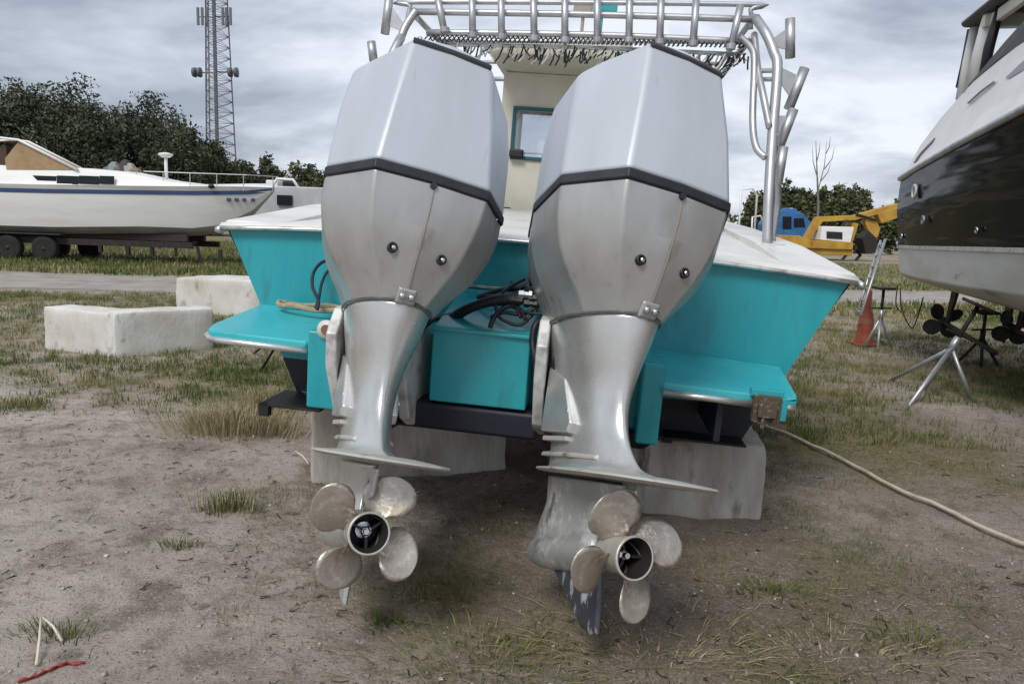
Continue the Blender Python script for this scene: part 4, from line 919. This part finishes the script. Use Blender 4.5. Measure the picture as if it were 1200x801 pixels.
# swim platform, ladder, running gear
sp = MB().loft([[(-1.3, -.02, 1.34), (1.3, -.02, 1.34), (1.3, -.6, 1.34), (1.1, -.78, 1.34), (-1.1, -.78, 1.34), (-1.3, -.6, 1.34)], [(-1.34, -.02, 1.40), (1.34, -.02, 1.40), (1.34, -.62, 1.40), (1.12, -.82, 1.40), (-1.12, -.82, 1.40), (-1.34, -.62, 1.40)], [(-1.3, -.02, 1.47), (1.3, -.02, 1.47), (1.3, -.6, 1.47), (1.1, -.78, 1.47), (-1.1, -.78, 1.47), (-1.3, -.6, 1.47)]]).build('swim_platform', M['cruiser_white'], cr, bevel=.02)
crI = (Matrix.Translation((6.36, 9.35, 0)) @ Matrix.Rotation(166.4 * D, 4, 'Z')).inverted()
l0, l1 = crI @ atY(1032, 282, 10.25), crI @ atY(1004, 368, 9.7)
off = Vector((.02, .34, .02)); ld_ = MB()
for o in (Vector(), off): ld_.tube([l0 + o, l1 + o], .018, 8)
for i in range(7): q = l0.lerp(l1, .06 + i * .15); ld_.tube([q, q + off], .014, 6)
ld_.build('ladder', M['galv'], cr, smooth=True)
M['bronze'] = mat('fouled_bronze', (.022, .02, .018), .7, .2, (.05, .045, .04), 14)
for px, py, Yp in ((1105, 376, 9.0), (1186, 384, 9.0)):
    pp = crI @ atY(px, py, Yp); g = empty('propeller'); g.parent = cr; g.location = pp; g.rotation_euler = (-.15, 0, 0)
    MB().rev([(-.10, .02), (-.06, .05), (.08, .06)], 14, 'y').tube([(0, .05, 0), (0, 1.7, .12)], .025, 8).build('shaft', M['bronze'], g, smooth=True)
    MB().prism([(-.015, .12, .0), (-.015, .20, .0), (-.015, .34, .42), (-.015, .16, .42)], (.03, 0, 0)).build('strut', M['bronze'], g)
    MB().prism([(-.015, -.26, -.22), (-.015, -.14, -.24), (-.015, -.08, .3), (-.015, -.30, .3)], (.03, 0, 0)).build('rudder', M['bronze'], g, bevel=.008) if px == 1186 else None
    for k in range(4):
        q0 = k * math.pi / 2 + .6; bl = []
        for i in range(10):
            u = 2 * math.pi * i / 10; bl.append(Matrix.Rotation(q0, 3, 'Y') @ Vector((.085 * math.sin(u), .05 * math.sin(u), .14 + .10 * math.cos(u))))
        MB().prism(bl, (0, .012, 0)).build('blade', M['bronze'], g)
for pts in ([(1055, 338, 9.4), (1057, 362, 9.3), (1068, 384, 9.2), (1075, 372, 9.2), (1082, 348, 9.2)], [(1052, 334, 9.5), (1050, 356, 9.4), (1056, 366, 9.4)]):
    MB().tube(smooth_path([crI @ atY(*q) for q in pts], 5), .008, 5).build('loose_cable', M['dark_steel'], cr)

# ------------------------------------------------------------------ yellow excavator and blue machine
YE = 56.0
ep = atY(965, 290, YE); ex = empty('excavator', (ep.x, YE, 0)); tag(ex, 'yellow excavator with folded boom parked by the far trees', 'excavator')
M['yellow'] = mat('faded_yellow', (.46, .28, .03), .65, 0, (.34, .17, .03), 1.4, .4, .7, c3=(.2, .12, .04), n3=3, lo3=.62, hi3=.75)
def e_(px, py, Y=YE): p = atY(px, py, Y); return p.x - ep.x, p.z
for y_ in (-1.1, 1.1):
    tk = MB(); xa, xb = e_(915, 300)[0], e_(1000, 300)[0]
    tk.loft([[(x, y_ - .3, z), (x, y_ + .3, z)] for x, z in ((xa, .45), (xa + .3, .05), (xb - .3, .05), (xb, .45), (xb - .3, .85), (xa + .3, .85), (xa, .45))], False, False, False).build('track', M['dark_steel'], ex)
def slab(name, pxs, mm='yellow', y0=-1.2, y1=1.2, parent=ex, bv=.05):
    return MB().prism([(e_(a, b)[0], y0, e_(a, b)[1]) for a, b in pxs], (0, y1 - y0, 0)).build(name, M[mm], parent, bevel=bv)
slab('counterweight', [(943, 297), (990, 299), (992, 284), (945, 281)])
slab('rear_body', [(906, 292), (944, 298), (944, 283), (930, 276), (906, 275)], 'yellow')
slab('engine_house', [(955, 281), (990, 284), (994, 266), (957, 265)], 'hull_white', -1.0, 1.0)
slab('engine_grille', [(962, 279), (980, 280), (980, 272), (962, 271)], 'black', -1.06, -1.0, bv=0)
slab('boom', [(940, 282), (946, 283), (962, 260), (1000, 258), (1050, 246), (1050, 238), (1000, 252), (956, 254)], 'yellow', -.35, .35)
slab('stick', [(1012, 254), (1022, 254), (1030, 268), (1026, 279), (1018, 276), (1012, 262)], 'yellow', -.3, .3)
slab('boom_link', [(985, 297), (992, 297), (1003, 262), (997, 261)], 'yellow', -.5, -.2); slab('boom_link', [(975, 290), (980, 291), (1000, 262), (996, 260)], 'yellow', .2, .5)
slab('bucket', [(1006, 279), (1014, 270), (1024, 280), (1022, 296), (1010, 297)], 'dark_steel', -.6, .6)
for a_, b_2 in (((968, 282), (990, 258)), ((1000, 251), (1024, 258))): 
    q0, q1 = e_(*a_), e_(*b_2); MB().tube([(q0[0], -.42, q0[1]), (q1[0], -.42, q1[1])], .09, 6).build('ram', M['dark_steel'], ex)
slab('boom_tip', [(1025, 250), (1060, 240), (1060, 252), (1030, 262)], 'yellow', -.4, .4)
YB = 62.0
bp = atY(925, 280, YB); bt = empty('blue_machine', (bp.x, YB, 0)); tag(bt, 'bright blue machine with dark cab windows behind the yellow excavator', 'machine')
M['blue'] = mat('machine_blue', (.03, .15, .38), .55, 0, (.03, .09, .24), 1.5)
def b_(px, py): p = atY(px, py, YB); return p.x - bp.x, p.z
def bslab(name, pxs, mm, y0=-1., y1=1., bv=.08): MB().prism([(b_(a, b)[0], y0, b_(a, b)[1]) for a, b in pxs], (0, y1 - y0, 0)).build(name, M[mm], bt, bevel=bv)
bslab('body', [(892, 282), (946, 284), (946, 262), (936, 250), (912, 246), (900, 252), (892, 262)], 'blue')
bslab('hood', [(916, 252), (934, 252), (930, 245), (919, 244)], 'blue', -.7, .7)
bslab('cab_window', [(912, 268), (922, 268), (922, 254), (912, 254)], 'dark_glass', -1.06, -1., 0); bslab('cab_window', [(925, 266), (938, 266), (936, 256), (925, 256)], 'dark_glass', -1.06, -1., 0)
bslab('roof_cap', [(919, 247), (928, 247), (927, 244), (920, 244)], 'hull_white', -.5, .5, .04)
for px in (898, 938):
    x, z = b_(px, 284); MB().rev([(-.2, .55), (-.2, .62), (.2, .62), (.2, .55)], 18, 'y', (x, -1.0, .62)).build('wheel', M['tyre'], bt, smooth=True)
# small white boats on the far side, seen between motor and pipes
for k, (px, Yk, w, lab) in enumerate(((872, 36, 3.2, 'small white boat with a pale hoop rail beyond the right gunwale'), (884, 44, 2.8, 'far small boat with dark trim behind the pipe support'))):
    q = atY(px, 275, Yk); b = empty('small_boat', (q.x, Yk, 0), (0, 0, .5)); tag(b, lab, 'boat')
    MB().loft([[(-w / 2, -.7, .5), (w / 2, -.5, .6), (w / 2, .5, .6), (-w / 2, .7, .5)], [(-w / 2, -.9, 1.2), (w / 2 + .4, -.3, 1.4), (w / 2 + .4, .3, 1.4), (-w / 2, .9, 1.2)]]).build('hull', M['hull_white'], b, bevel=.05)
    MB().box(-.5, .6, -.5, .5, 1.2, 1.75).build('console', M['dark_steel'] if k else M['hull_white'], b, bevel=.05)
    MB().tube([(-w * .3, -.6, 1.2), (-w * .32, -.6, 3.6 - k), (-w * .1, -.6, 3.7 - k), (0, -.6, 3.4 - k), (.05, -.6, 1.3)], .05, 6).build('hoop_rail', M['hull_white'], b, smooth=True)
    for x_ in (-w / 3, w / 3): MB().box(x_ - .12, x_ + .12, -.5, .5, 0, .56).build('cradle', M['dark_steel'], b)

# ------------------------------------------------------------------ radio tower
YT = 140.0
tp = atY(255, 190, YT); tw = empty('radio_tower', (tp.x, YT, 0)); tag(tw, 'tall grey lattice radio tower rising behind the oak trees', 'tower')
M['tower'] = mat('tower_steel', (.13, .135, .15), .6, .3)
def tleg(k, z):
    r = 3.6 - 2.0 * min(z / 62, 1); q = k * 2 * math.pi / 3 + .5; return Vector((r * math.cos(q), r * math.sin(q), z))
for k in range(3): MB().tube([tleg(k, 0), tleg(k, 62)], .12, 6).build('tower_leg', M['tower'], tw)
zz = np.arange(0, 62, 1.9)
for k in range(3):
    bb = MB()
    for i, z in enumerate(zz):
        bb.tube([tleg(k, z), tleg((k + 1) % 3, z)], .04, 4)
        bb.tube([tleg(k, z), tleg((k + 1) % 3, z + 1.9)], .04, 4); bb.tube([tleg((k + 1) % 3, z), tleg(k, z + 1.9)], .04, 4)
    bb.build('lattice_brace', M['tower'], tw)
MB().box(-.25, .25, -.25, .25, 0, 60).build('cable_run', M['tower'], tw)
def ant(px, py, kind):
    p = atY(px, py, YT) - Vector((tp.x, YT, 0)); 
    if kind == 'panel': MB().box(p.x - .2, p.x + .2, -.5, -.2, p.z - 1.5, p.z + 1.5).build('panel_antenna', M['tower'], tw); MB().tube([p, Vector((0, 0, p.z))], .08, 5).build('antenna_arm', M['tower'], tw)
    else: MB().rev([(-.4, .2), (-.3, .8), (.2, .9), (.3, .2)], 14, 'x', tuple(p)).build('dish_antenna', M['tower'], tw, smooth=True); MB().tube([p, Vector((0, 0, p.z))], .1, 5).build('antenna_arm', M['tower'], tw)
for px in (233, 238, 244, 262, 266, 271): ant(px, 20, 'panel')
for px in (228, 234, 270, 277): ant(px, 85, 'dish')
MB().loft([[(-3, -3, 44), (3, -3, 44), (3, 3, 44), (-3, 3, 44)], [(-3, -3, 44.3), (3, -3, 44.3), (3, 3, 44.3), (-3, 3, 44.3)]]).build('service_platform', M['tower'], tw)

# ------------------------------------------------------------------ trees
M['bark'] = mat('bark', (.09, .075, .06), .95, 0, (.05, .042, .035), 3)
M['leaf_dark'] = tint_mat('oak_leaves', [(0, (.040, .050, .032)), (.45, (.068, .080, .048)), (.8, (.105, .118, .070)), (1, (.16, .16, .115))])  # leaf ramps lightened and greyed: distance haze is in the colour
M['leaf_mid'] = tint_mat('scrub_leaves', [(0, (.045, .055, .026)), (.5, (.09, .105, .05)), (1, (.17, .165, .095))])
def leaf_mesh(name, centres, per, spread, size, seed):
    r = np.random.default_rng(seed); n = len(centres) * per
    c = np.repeat(centres, per, 0); p = c + np.clip(r.normal(0, 1, (n, 3)), -1.7, 1.7) * np.asarray(spread)
    t1 = r.normal(0, 1, (n, 3)); t1 /= np.linalg.norm(t1, axis=1)[:, None]
    t2 = np.cross(t1, r.normal(0, 1, (n, 3))); t2 /= np.linalg.norm(t2, axis=1)[:, None]
    s = size * r.uniform(.5, 1.4, (n, 1)); a, b = t1 * s, t2 * s * .55
    v = np.stack([p - a, p + b, p + a, p - b], 1).reshape(-1, 3)
    f = np.arange(n * 4).reshape(-1, 4)
    tc_ = np.repeat(r.uniform(.1, .8, len(centres)), per) + r.normal(0, .13, n)
    return fast_mesh(name, v, [f], {'tint': np.repeat(np.clip(tc_, 0, 1), 4)})
def tree(name, label, px, py, Y, wpx, seed, m_='leaf_dark', grp=None, per=55, ncl=190, low=.18, size=.22, cat='tree'):
    top = atY(px, py, Y); H = top.z; rx = wpx / FPX * Y / 2; r = np.random.default_rng(seed)
    t = empty(name, (top.x, Y, 0)); tag(t, label, cat, grp)
    cz = H * (low + 1) / 2; rz = H * (1 - low) / 2
    d = r.normal(0, 1, (ncl, 3)); d /= np.linalg.norm(d, axis=1)[:, None]
    rad = r.uniform(.3, 1., (ncl, 1)) ** .55 * (.72 + .5 * r.random((ncl, 1)) ** 1.5)
    cen = d * rad * np.array([rx, rx * .8, rz]) + np.array([0, 0, cz])
    cen = cen[(cen[:, 2] > .5)]
    tk = MB().tube([(0, 0, -.1), (.1, 0, H * .25), (-.1, .1, H * .45)], [H * .035, H * .026, H * .018], 8)
    for q in cen[r.choice(len(cen), 9, False)]:
        tk.tube([(0, 0, H * .3), (q[0] * .45, q[1] * .45, H * .35 + (q[2] - H * .35) * .55), tuple(q)], [H * .014, H * .008, H * .002], 5)
    tk.build('trunk', M['bark'], t, smooth=True)
    link('crown', leaf_mesh('crown', cen, per, (rx * .10 + .12, rx * .10 + .12, rz * .08 + .1), size, seed + 1), M[m_], t)
    return t
OG = 'oak trees behind the white cabin boat'
for i, (px, py, Y, w, lab) in enumerate(((-30, 96, 58, 130, 'dark oak at the left edge of the picture, above the tan canvas'), (44, 88, 62, 120, 'tallest dark oak, above the tan canvas cover'), (100, 118, 60, 95, 'dark oak left of the gap, above the cabin boat windows'),
        (160, 112, 64, 100, 'dark oak with spiky top right of the tallest oak'), (205, 148, 62, 80, 'lower dark oak left of the radio tower'), (243, 168, 66, 70, 'low dark oak at the foot of the radio tower'), (278, 190, 70, 50, 'smallest dark oak, right end of the oak row'))):
    tree('oak_tree', lab, px, py, Y, w, 20 + i, grp=OG, low=.1, per=120, ncl=170, size=.15)
for i, (px, py, w, lab) in enumerate(((312, 184, 30, 'small dark round tree left of the grey motorboat'), (362, 190, 46, 'pale green feathery tree right behind the grey motorboat'), (338, 205, 40, 'low bush behind the bow of the cabin boat'))):
    tree('small_tree', lab, px, py, 75, w, 40 + i, 'leaf_dark' if i == 0 else 'leaf_mid', low=.25, per=40, ncl=90)
RG = 'scrub trees behind the excavator'
for i, (px, py, w, lab) in enumerate(((888, 224, 30, 'scrub tree just right of the right motor cowl'), (915, 216, 32, 'scrub tree above the blue machine'), (940, 218, 34, 'round scrub tree left of the bare tree'), (968, 222, 32, 'scrub tree at the foot of the bare tree'), (988, 216, 34, 'tall scrub tree right of the bare tree'), (1010, 220, 34, 'right end scrub tree above the excavator boom'), (1048, 240, 40, 'low scrub tree mostly behind the black cruiser'))):
    tree('scrub_tree', lab, px, py, 92, w, 60 + i, 'leaf_mid', RG, low=.12, per=45, ncl=110, size=.26)
bt0 = atY(960, 262, 75); bare = empty('bare_tree', (bt0.x, 75, 0)); tag(bare, 'tall leafless tree with thin upright branches behind the excavator', 'tree')
M['bare'] = mat('grey_bark', (.16, .145, .135), .9)
tm = MB(); sc = lambda px, py: atY(px, py, 75) - Vector((bt0.x, 75, 0))
tm.tube([(0, 0, -.1), sc(959, 240), sc(958, 215), sc(956, 165)], [.18, .12, .08, .02], 6).build('trunk', M['bare'], bare)
br_ = MB()
for pts in ([(959, 222), (966, 195), (969, 165)], [(966, 198), (975, 186), (978, 172)], [(957, 205), (953, 190), (952, 172)], [(962, 212), (970, 202), (974, 190)], [(968, 180), (972, 172), (973, 160)], [(957, 190), (960, 178), (961, 168)]):
    br_.tube([sc(*q) for q in pts], [.06, .04, .012], 5)
br_.build('branches', M['bare'], bare)
# far low wood on the horizon
r_ = np.random.default_rng(99); nfar = 1500
fx = r_.uniform(-230, 260, nfar); hz = 2.5 + 4.0 * fbm(fx * .03, fx * 0 + 2, 3)
fc = np.stack([fx, 135 + r_.uniform(-6, 6, nfar), r_.uniform(.1, 1, nfar) * hz], -1)
tag(link('far_wood', leaf_mesh('far_wood', fc, 22, (1.3, 1.0, .5), .5, 5), M['leaf_mid']), 'low far wood along the horizon', 'wood', kind='stuff')

# ------------------------------------------------------------------ grass, straw and pebbles
def blades(name, n, ylo, yhi, hgt, wid, seed, power=1.6, thr=.28, tbias=0., label='', cat='grass', lean=.5, ylaw=1.0):
    r = np.random.default_rng(seed)
    y = ylo + (yhi - ylo) * r.random(n * 3) ** ylaw; x = (r.random(n * 3) * 2 - 1) * (.86 * y + 1.2)
    mk = grass_mask(x, y); clump = fbm(x * 6 + 9, y * 6, 2)
    p = np.clip((mk - thr) / (1 - thr), 0, 1) ** power * np.clip((clump - .28) * 2.6, .02, 1)
    k = r.random(n * 3) < p * 1.25; x, y, mk, clump = x[k][:n], y[k][:n], mk[k][:n], clump[k][:n]; n = len(x)
    z = ground_z(x, y) - .003
    a = r.random(n) * 2 * np.pi; h = hgt * r.uniform(.35, 1.25, n) * (.55 + .9 * clump); w = wid * r.uniform(.6, 1.3, n)
    dx, dy = np.cos(a), np.sin(a); b = r.random(n) * 2 * np.pi; ln = h * lean * r.uniform(.2, 1.6, n); lx, ly = np.cos(b) * ln, np.sin(b) * ln
    P = np.stack([x, y, z], -1); W = np.stack([dx * w, dy * w, 0 * w], -1); L_ = np.stack([lx, ly, 0 * lx], -1); U = np.stack([0 * h, 0 * h, h], -1)
    m1 = P + L_ * .35 + U * .6; tip = P + L_ + U * (1 - .3 * np.clip(ln / h, 0, 1))[:, None]
    v = np.stack([P - W, P + W, m1 + W * .7, m1 - W * .7, tip], 1).reshape(-1, 3)
    o = np.arange(n) * 5
    tint = np.clip(fbm(x * 1.3 + 4, y * 1.3, 3) * 1.2 - .2 + r.normal(0, .2, n) + tbias, 0, 1)
    me = fast_mesh(name, v, [np.stack([o, o + 1, o + 2, o + 3], -1), np.stack([o + 3, o + 2, o + 4], -1)], {'tint': np.repeat(tint, 5)})
    return tag(link(name, me, M['grass']), label, cat, kind='stuff')
M['grass'] = tint_mat('grass_blades', [(0, (.065, .105, .026)), (.3, (.135, .155, .048)), (.6, (.25, .215, .105)), (1, (.42, .35, .22))], .85)
blades('near_grass', 95000, 1.6, 6.4, .028, .0014, 1, 1.3, .30, -.08, 'sparse short grass and weeds on the near sand', ylaw=.9)
blades('field_grass', 150000, 5.0, 14.5, .065, .0032, 2, 1.1, .25, -.10, 'patchy olive grass of the middle ground')
blades('far_grass', 110000, 14, 48, .16, .013, 3, 1., .2, -.12, 'green grass beyond the dirt road', ylaw=1.1)
# dry straw clump left of the teal boat and weed tufts
def tuft(name, px, py, n, h, rad, tb, label, seed, cat='grass tuft', lean=.6):
    c = atZ(px, py); r = np.random.default_rng(seed)
    q = r.normal(0, rad, (n, 2)) * np.array([1.5, .8]); x, y = c.x + q[:, 0], c.y + q[:, 1]; z = ground_z(x, y) - .004
    a = r.random(n) * 2 * np.pi; hh = h * r.uniform(.4, 1.2, n); w = r.uniform(.0015, .003, n)
    L_ = np.stack([q[:, 0] * .4 + r.normal(0, .3, n) * hh * lean * 1.6, q[:, 1] * .4 + r.normal(0, .3, n) * hh * lean * 1.6, 0 * hh], -1)
    P = np.stack([x, y, z], -1); W = np.stack([np.cos(a) * w, np.sin(a) * w, 0 * w], -1); U = np.stack([0 * hh, 0 * hh, hh], -1)
    m1 = P + L_ * .35 + U * .65; tip = P + L_ + U * r.uniform(.6, 1., n)[:, None]
    v = np.stack([P - W, P + W, m1 + W * .7, m1 - W * .7, tip], 1).reshape(-1, 3); o = np.arange(n) * 5
    me = fast_mesh(name, v, [np.stack([o, o + 1, o + 2, o + 3], -1), np.stack([o + 3, o + 2, o + 4], -1)], {'tint': np.repeat(np.clip(tb + r.normal(0, .15, n), 0, 1), 5)})
    return tag(link(name, me, M['grass']), label, cat, None if 'patch' in name else 'loose tufts on the sand', 'stuff' if 'patch' in name else None)
tuft('straw_tuft', 275, 507, 1500, .21, .13, .9, 'big dry straw tuft on the sand left of the teal boat', 1)
tuft('straw_tuft', 318, 478, 700, .18, .10, .75, 'smaller dry tuft behind the big straw tuft, near the hull', 2)
tuft('weed_tuft', 268, 600, 220, .14, .045, .45, 'tall thin weed on the sand left of the left propeller', 3)
tuft('weed_tuft', 455, 728, 130, .045, .03, .12, 'small bright green weed below the left propeller', 4)
tuft('weed_tuft', 560, 770, 420, .04, .14, .35, 'spreading green weed patch between the motors in the foreground', 5)
tuft('weed_tuft', 208, 640, 120, .045, .03, .3, 'tiny green sprig on the bare sand at left', 6)
tuft('weed_tuft', 905, 690, 220, .05, .06, .3, 'green weed tuft right of the right propeller', 7)
tuft('weed_tuft', 1065, 748, 240, .05, .07, .3, 'green weed tuft in the near right foreground', 8)
tuft('straw_patch', 775, 770, 320, .03, .16, .9, 'flat tan straw below the right skeg', 9)
tuft('straw_tuft', 128, 405, 260, .32, .07, .7, 'tall dry grass growing at the joint of the white blocks', 10)
tuft('weed_tuft', 70, 745, 160, .05, .045, .25, 'green weed beside the red cloth strip', 11)
tuft('weed_tuft', 30, 478, 260, .10, .07, .4, 'olive weed tuft at the left edge of the sand', 12)
tuft('straw_patch', 975, 770, 260, .03, .14, .8, 'dry straw patch at the near right', 13)
# pebbles and debris
def scatter(name, n, m_, smin, smax, seed, label, flat=.6, ylo=1.5, yhi=7.5, cat='pebbles', gl=False):
    r = np.random.default_rng(seed); y = ylo + (yhi - ylo) * r.random(n) ** 1.5; x = (r.random(n) * 2 - 1) * (.8 * y + .6)
    if gl: k = r.random(n) < np.clip(fbm(x * 1.1 + 31, y * 1.1, 3) * 3 - 1.1, .02, 1); x, y = x[k], y[k]; n = len(x)
    z = ground_z(x, y); s = smin + (smax - smin) * r.random(n) ** 4
    base = np.array([(1, 0, 0), (-1, 0, 0), (0, 1, 0), (0, -1, 0), (0, 0, 1), (0, 0, -1)], float); F = np.array([(0, 2, 4), (2, 1, 4), (1, 3, 4), (3, 0, 4), (2, 0, 5), (1, 2, 5), (3, 1, 5), (0, 3, 5)])
    v = base[None] * r.uniform(.6, 1.3, (n, 6, 1)); v[:, :, 2] *= flat
    a = r.random(n) * 6.28; c, s2 = np.cos(a), np.sin(a); vx = v[:, :, 0] * c[:, None] - v[:, :, 1] * s2[:, None]; vy = v[:, :, 0] * s2[:, None] + v[:, :, 1] * c[:, None]
    v = np.stack([vx, vy, v[:, :, 2]], -1) * s[:, None, None] + np.stack([x, y, z + s * flat * .3], -1)[:, None]
    f = (F[None] + 6 * np.arange(n)[:, None, None]).reshape(-1, 3)
    tag(link(name, fast_mesh(name, v.reshape(-1, 3), [f], {'tint': np.repeat(r.random(n), 6)}), m_), label, cat, kind='stuff')
scatter('pebbles', 6000, tint_mat('pebble_stone', [(0, (.16, .14, .12)), (.6, (.30, .27, .24)), (.93, (.40, .38, .35)), (1, (.70, .68, .64))]), .0025, .013, 3, 'small pale pebbles strewn over the sand')
def twigs(name, n, seed, label, lo, hi, ramp, w0):
    r = np.random.default_rng(seed); y = 1.5 + 6 * r.random(n) ** 1.3; x = (r.random(n) * 2 - 1) * (.8 * y + .6)
    k = r.random(n) < np.clip(fbm(x * 1.4 + 77, y * 1.4, 3) * 3.4 - 1.3, .05, 1); x, y = x[k], y[k]; n = len(x)
    a = r.random(n) * np.pi; l = lo + (hi - lo) * r.random(n) ** 2; w = w0 * r.uniform(.6, 1.5, n)
    d = np.stack([np.cos(a), np.sin(a), r.normal(0, .15, n)], -1) * l[:, None]; s2 = np.stack([-np.sin(a), np.cos(a), 0 * a], -1) * w[:, None]
    c = np.stack([x, y, ground_z(x, y) + .006], -1); u = np.array([0, 0, 1.]) * w[:, None] * 1.2
    bend = s2 * r.normal(0, 6, n)[:, None]
    v = np.stack([c - d - s2, c - d + s2, c - d + u, c + bend - s2, c + bend + s2, c + bend + u, c + d - s2, c + d + s2, c + d + u], 1).reshape(-1, 3); o = np.arange(n) * 9
    fs = [np.stack([o + i + b, o + j + b, o + j + 3 + b, o + i + 3 + b], -1) for b in (0, 3) for i, j in ((0, 2), (2, 1), (1, 0))]
    tag(link(name, fast_mesh(name, v, fs, {'tint': np.repeat(r.random(n), 9)}), tint_mat(name, ramp, .9)), label, 'debris', kind='stuff')
twigs('dry_straw', 12000, 8, 'loose dry straw lying on the ground', .008, .045, [(0, (.14, .10, .06)), (.5, (.26, .21, .14)), (1, (.44, .38, .27))], .0010)
twigs('dark_twigs', 2500, 9, 'dark twigs and leaf litter on the ground', .006, .03, [(0, (.03, .025, .02)), (1, (.10, .075, .05))], .0022)
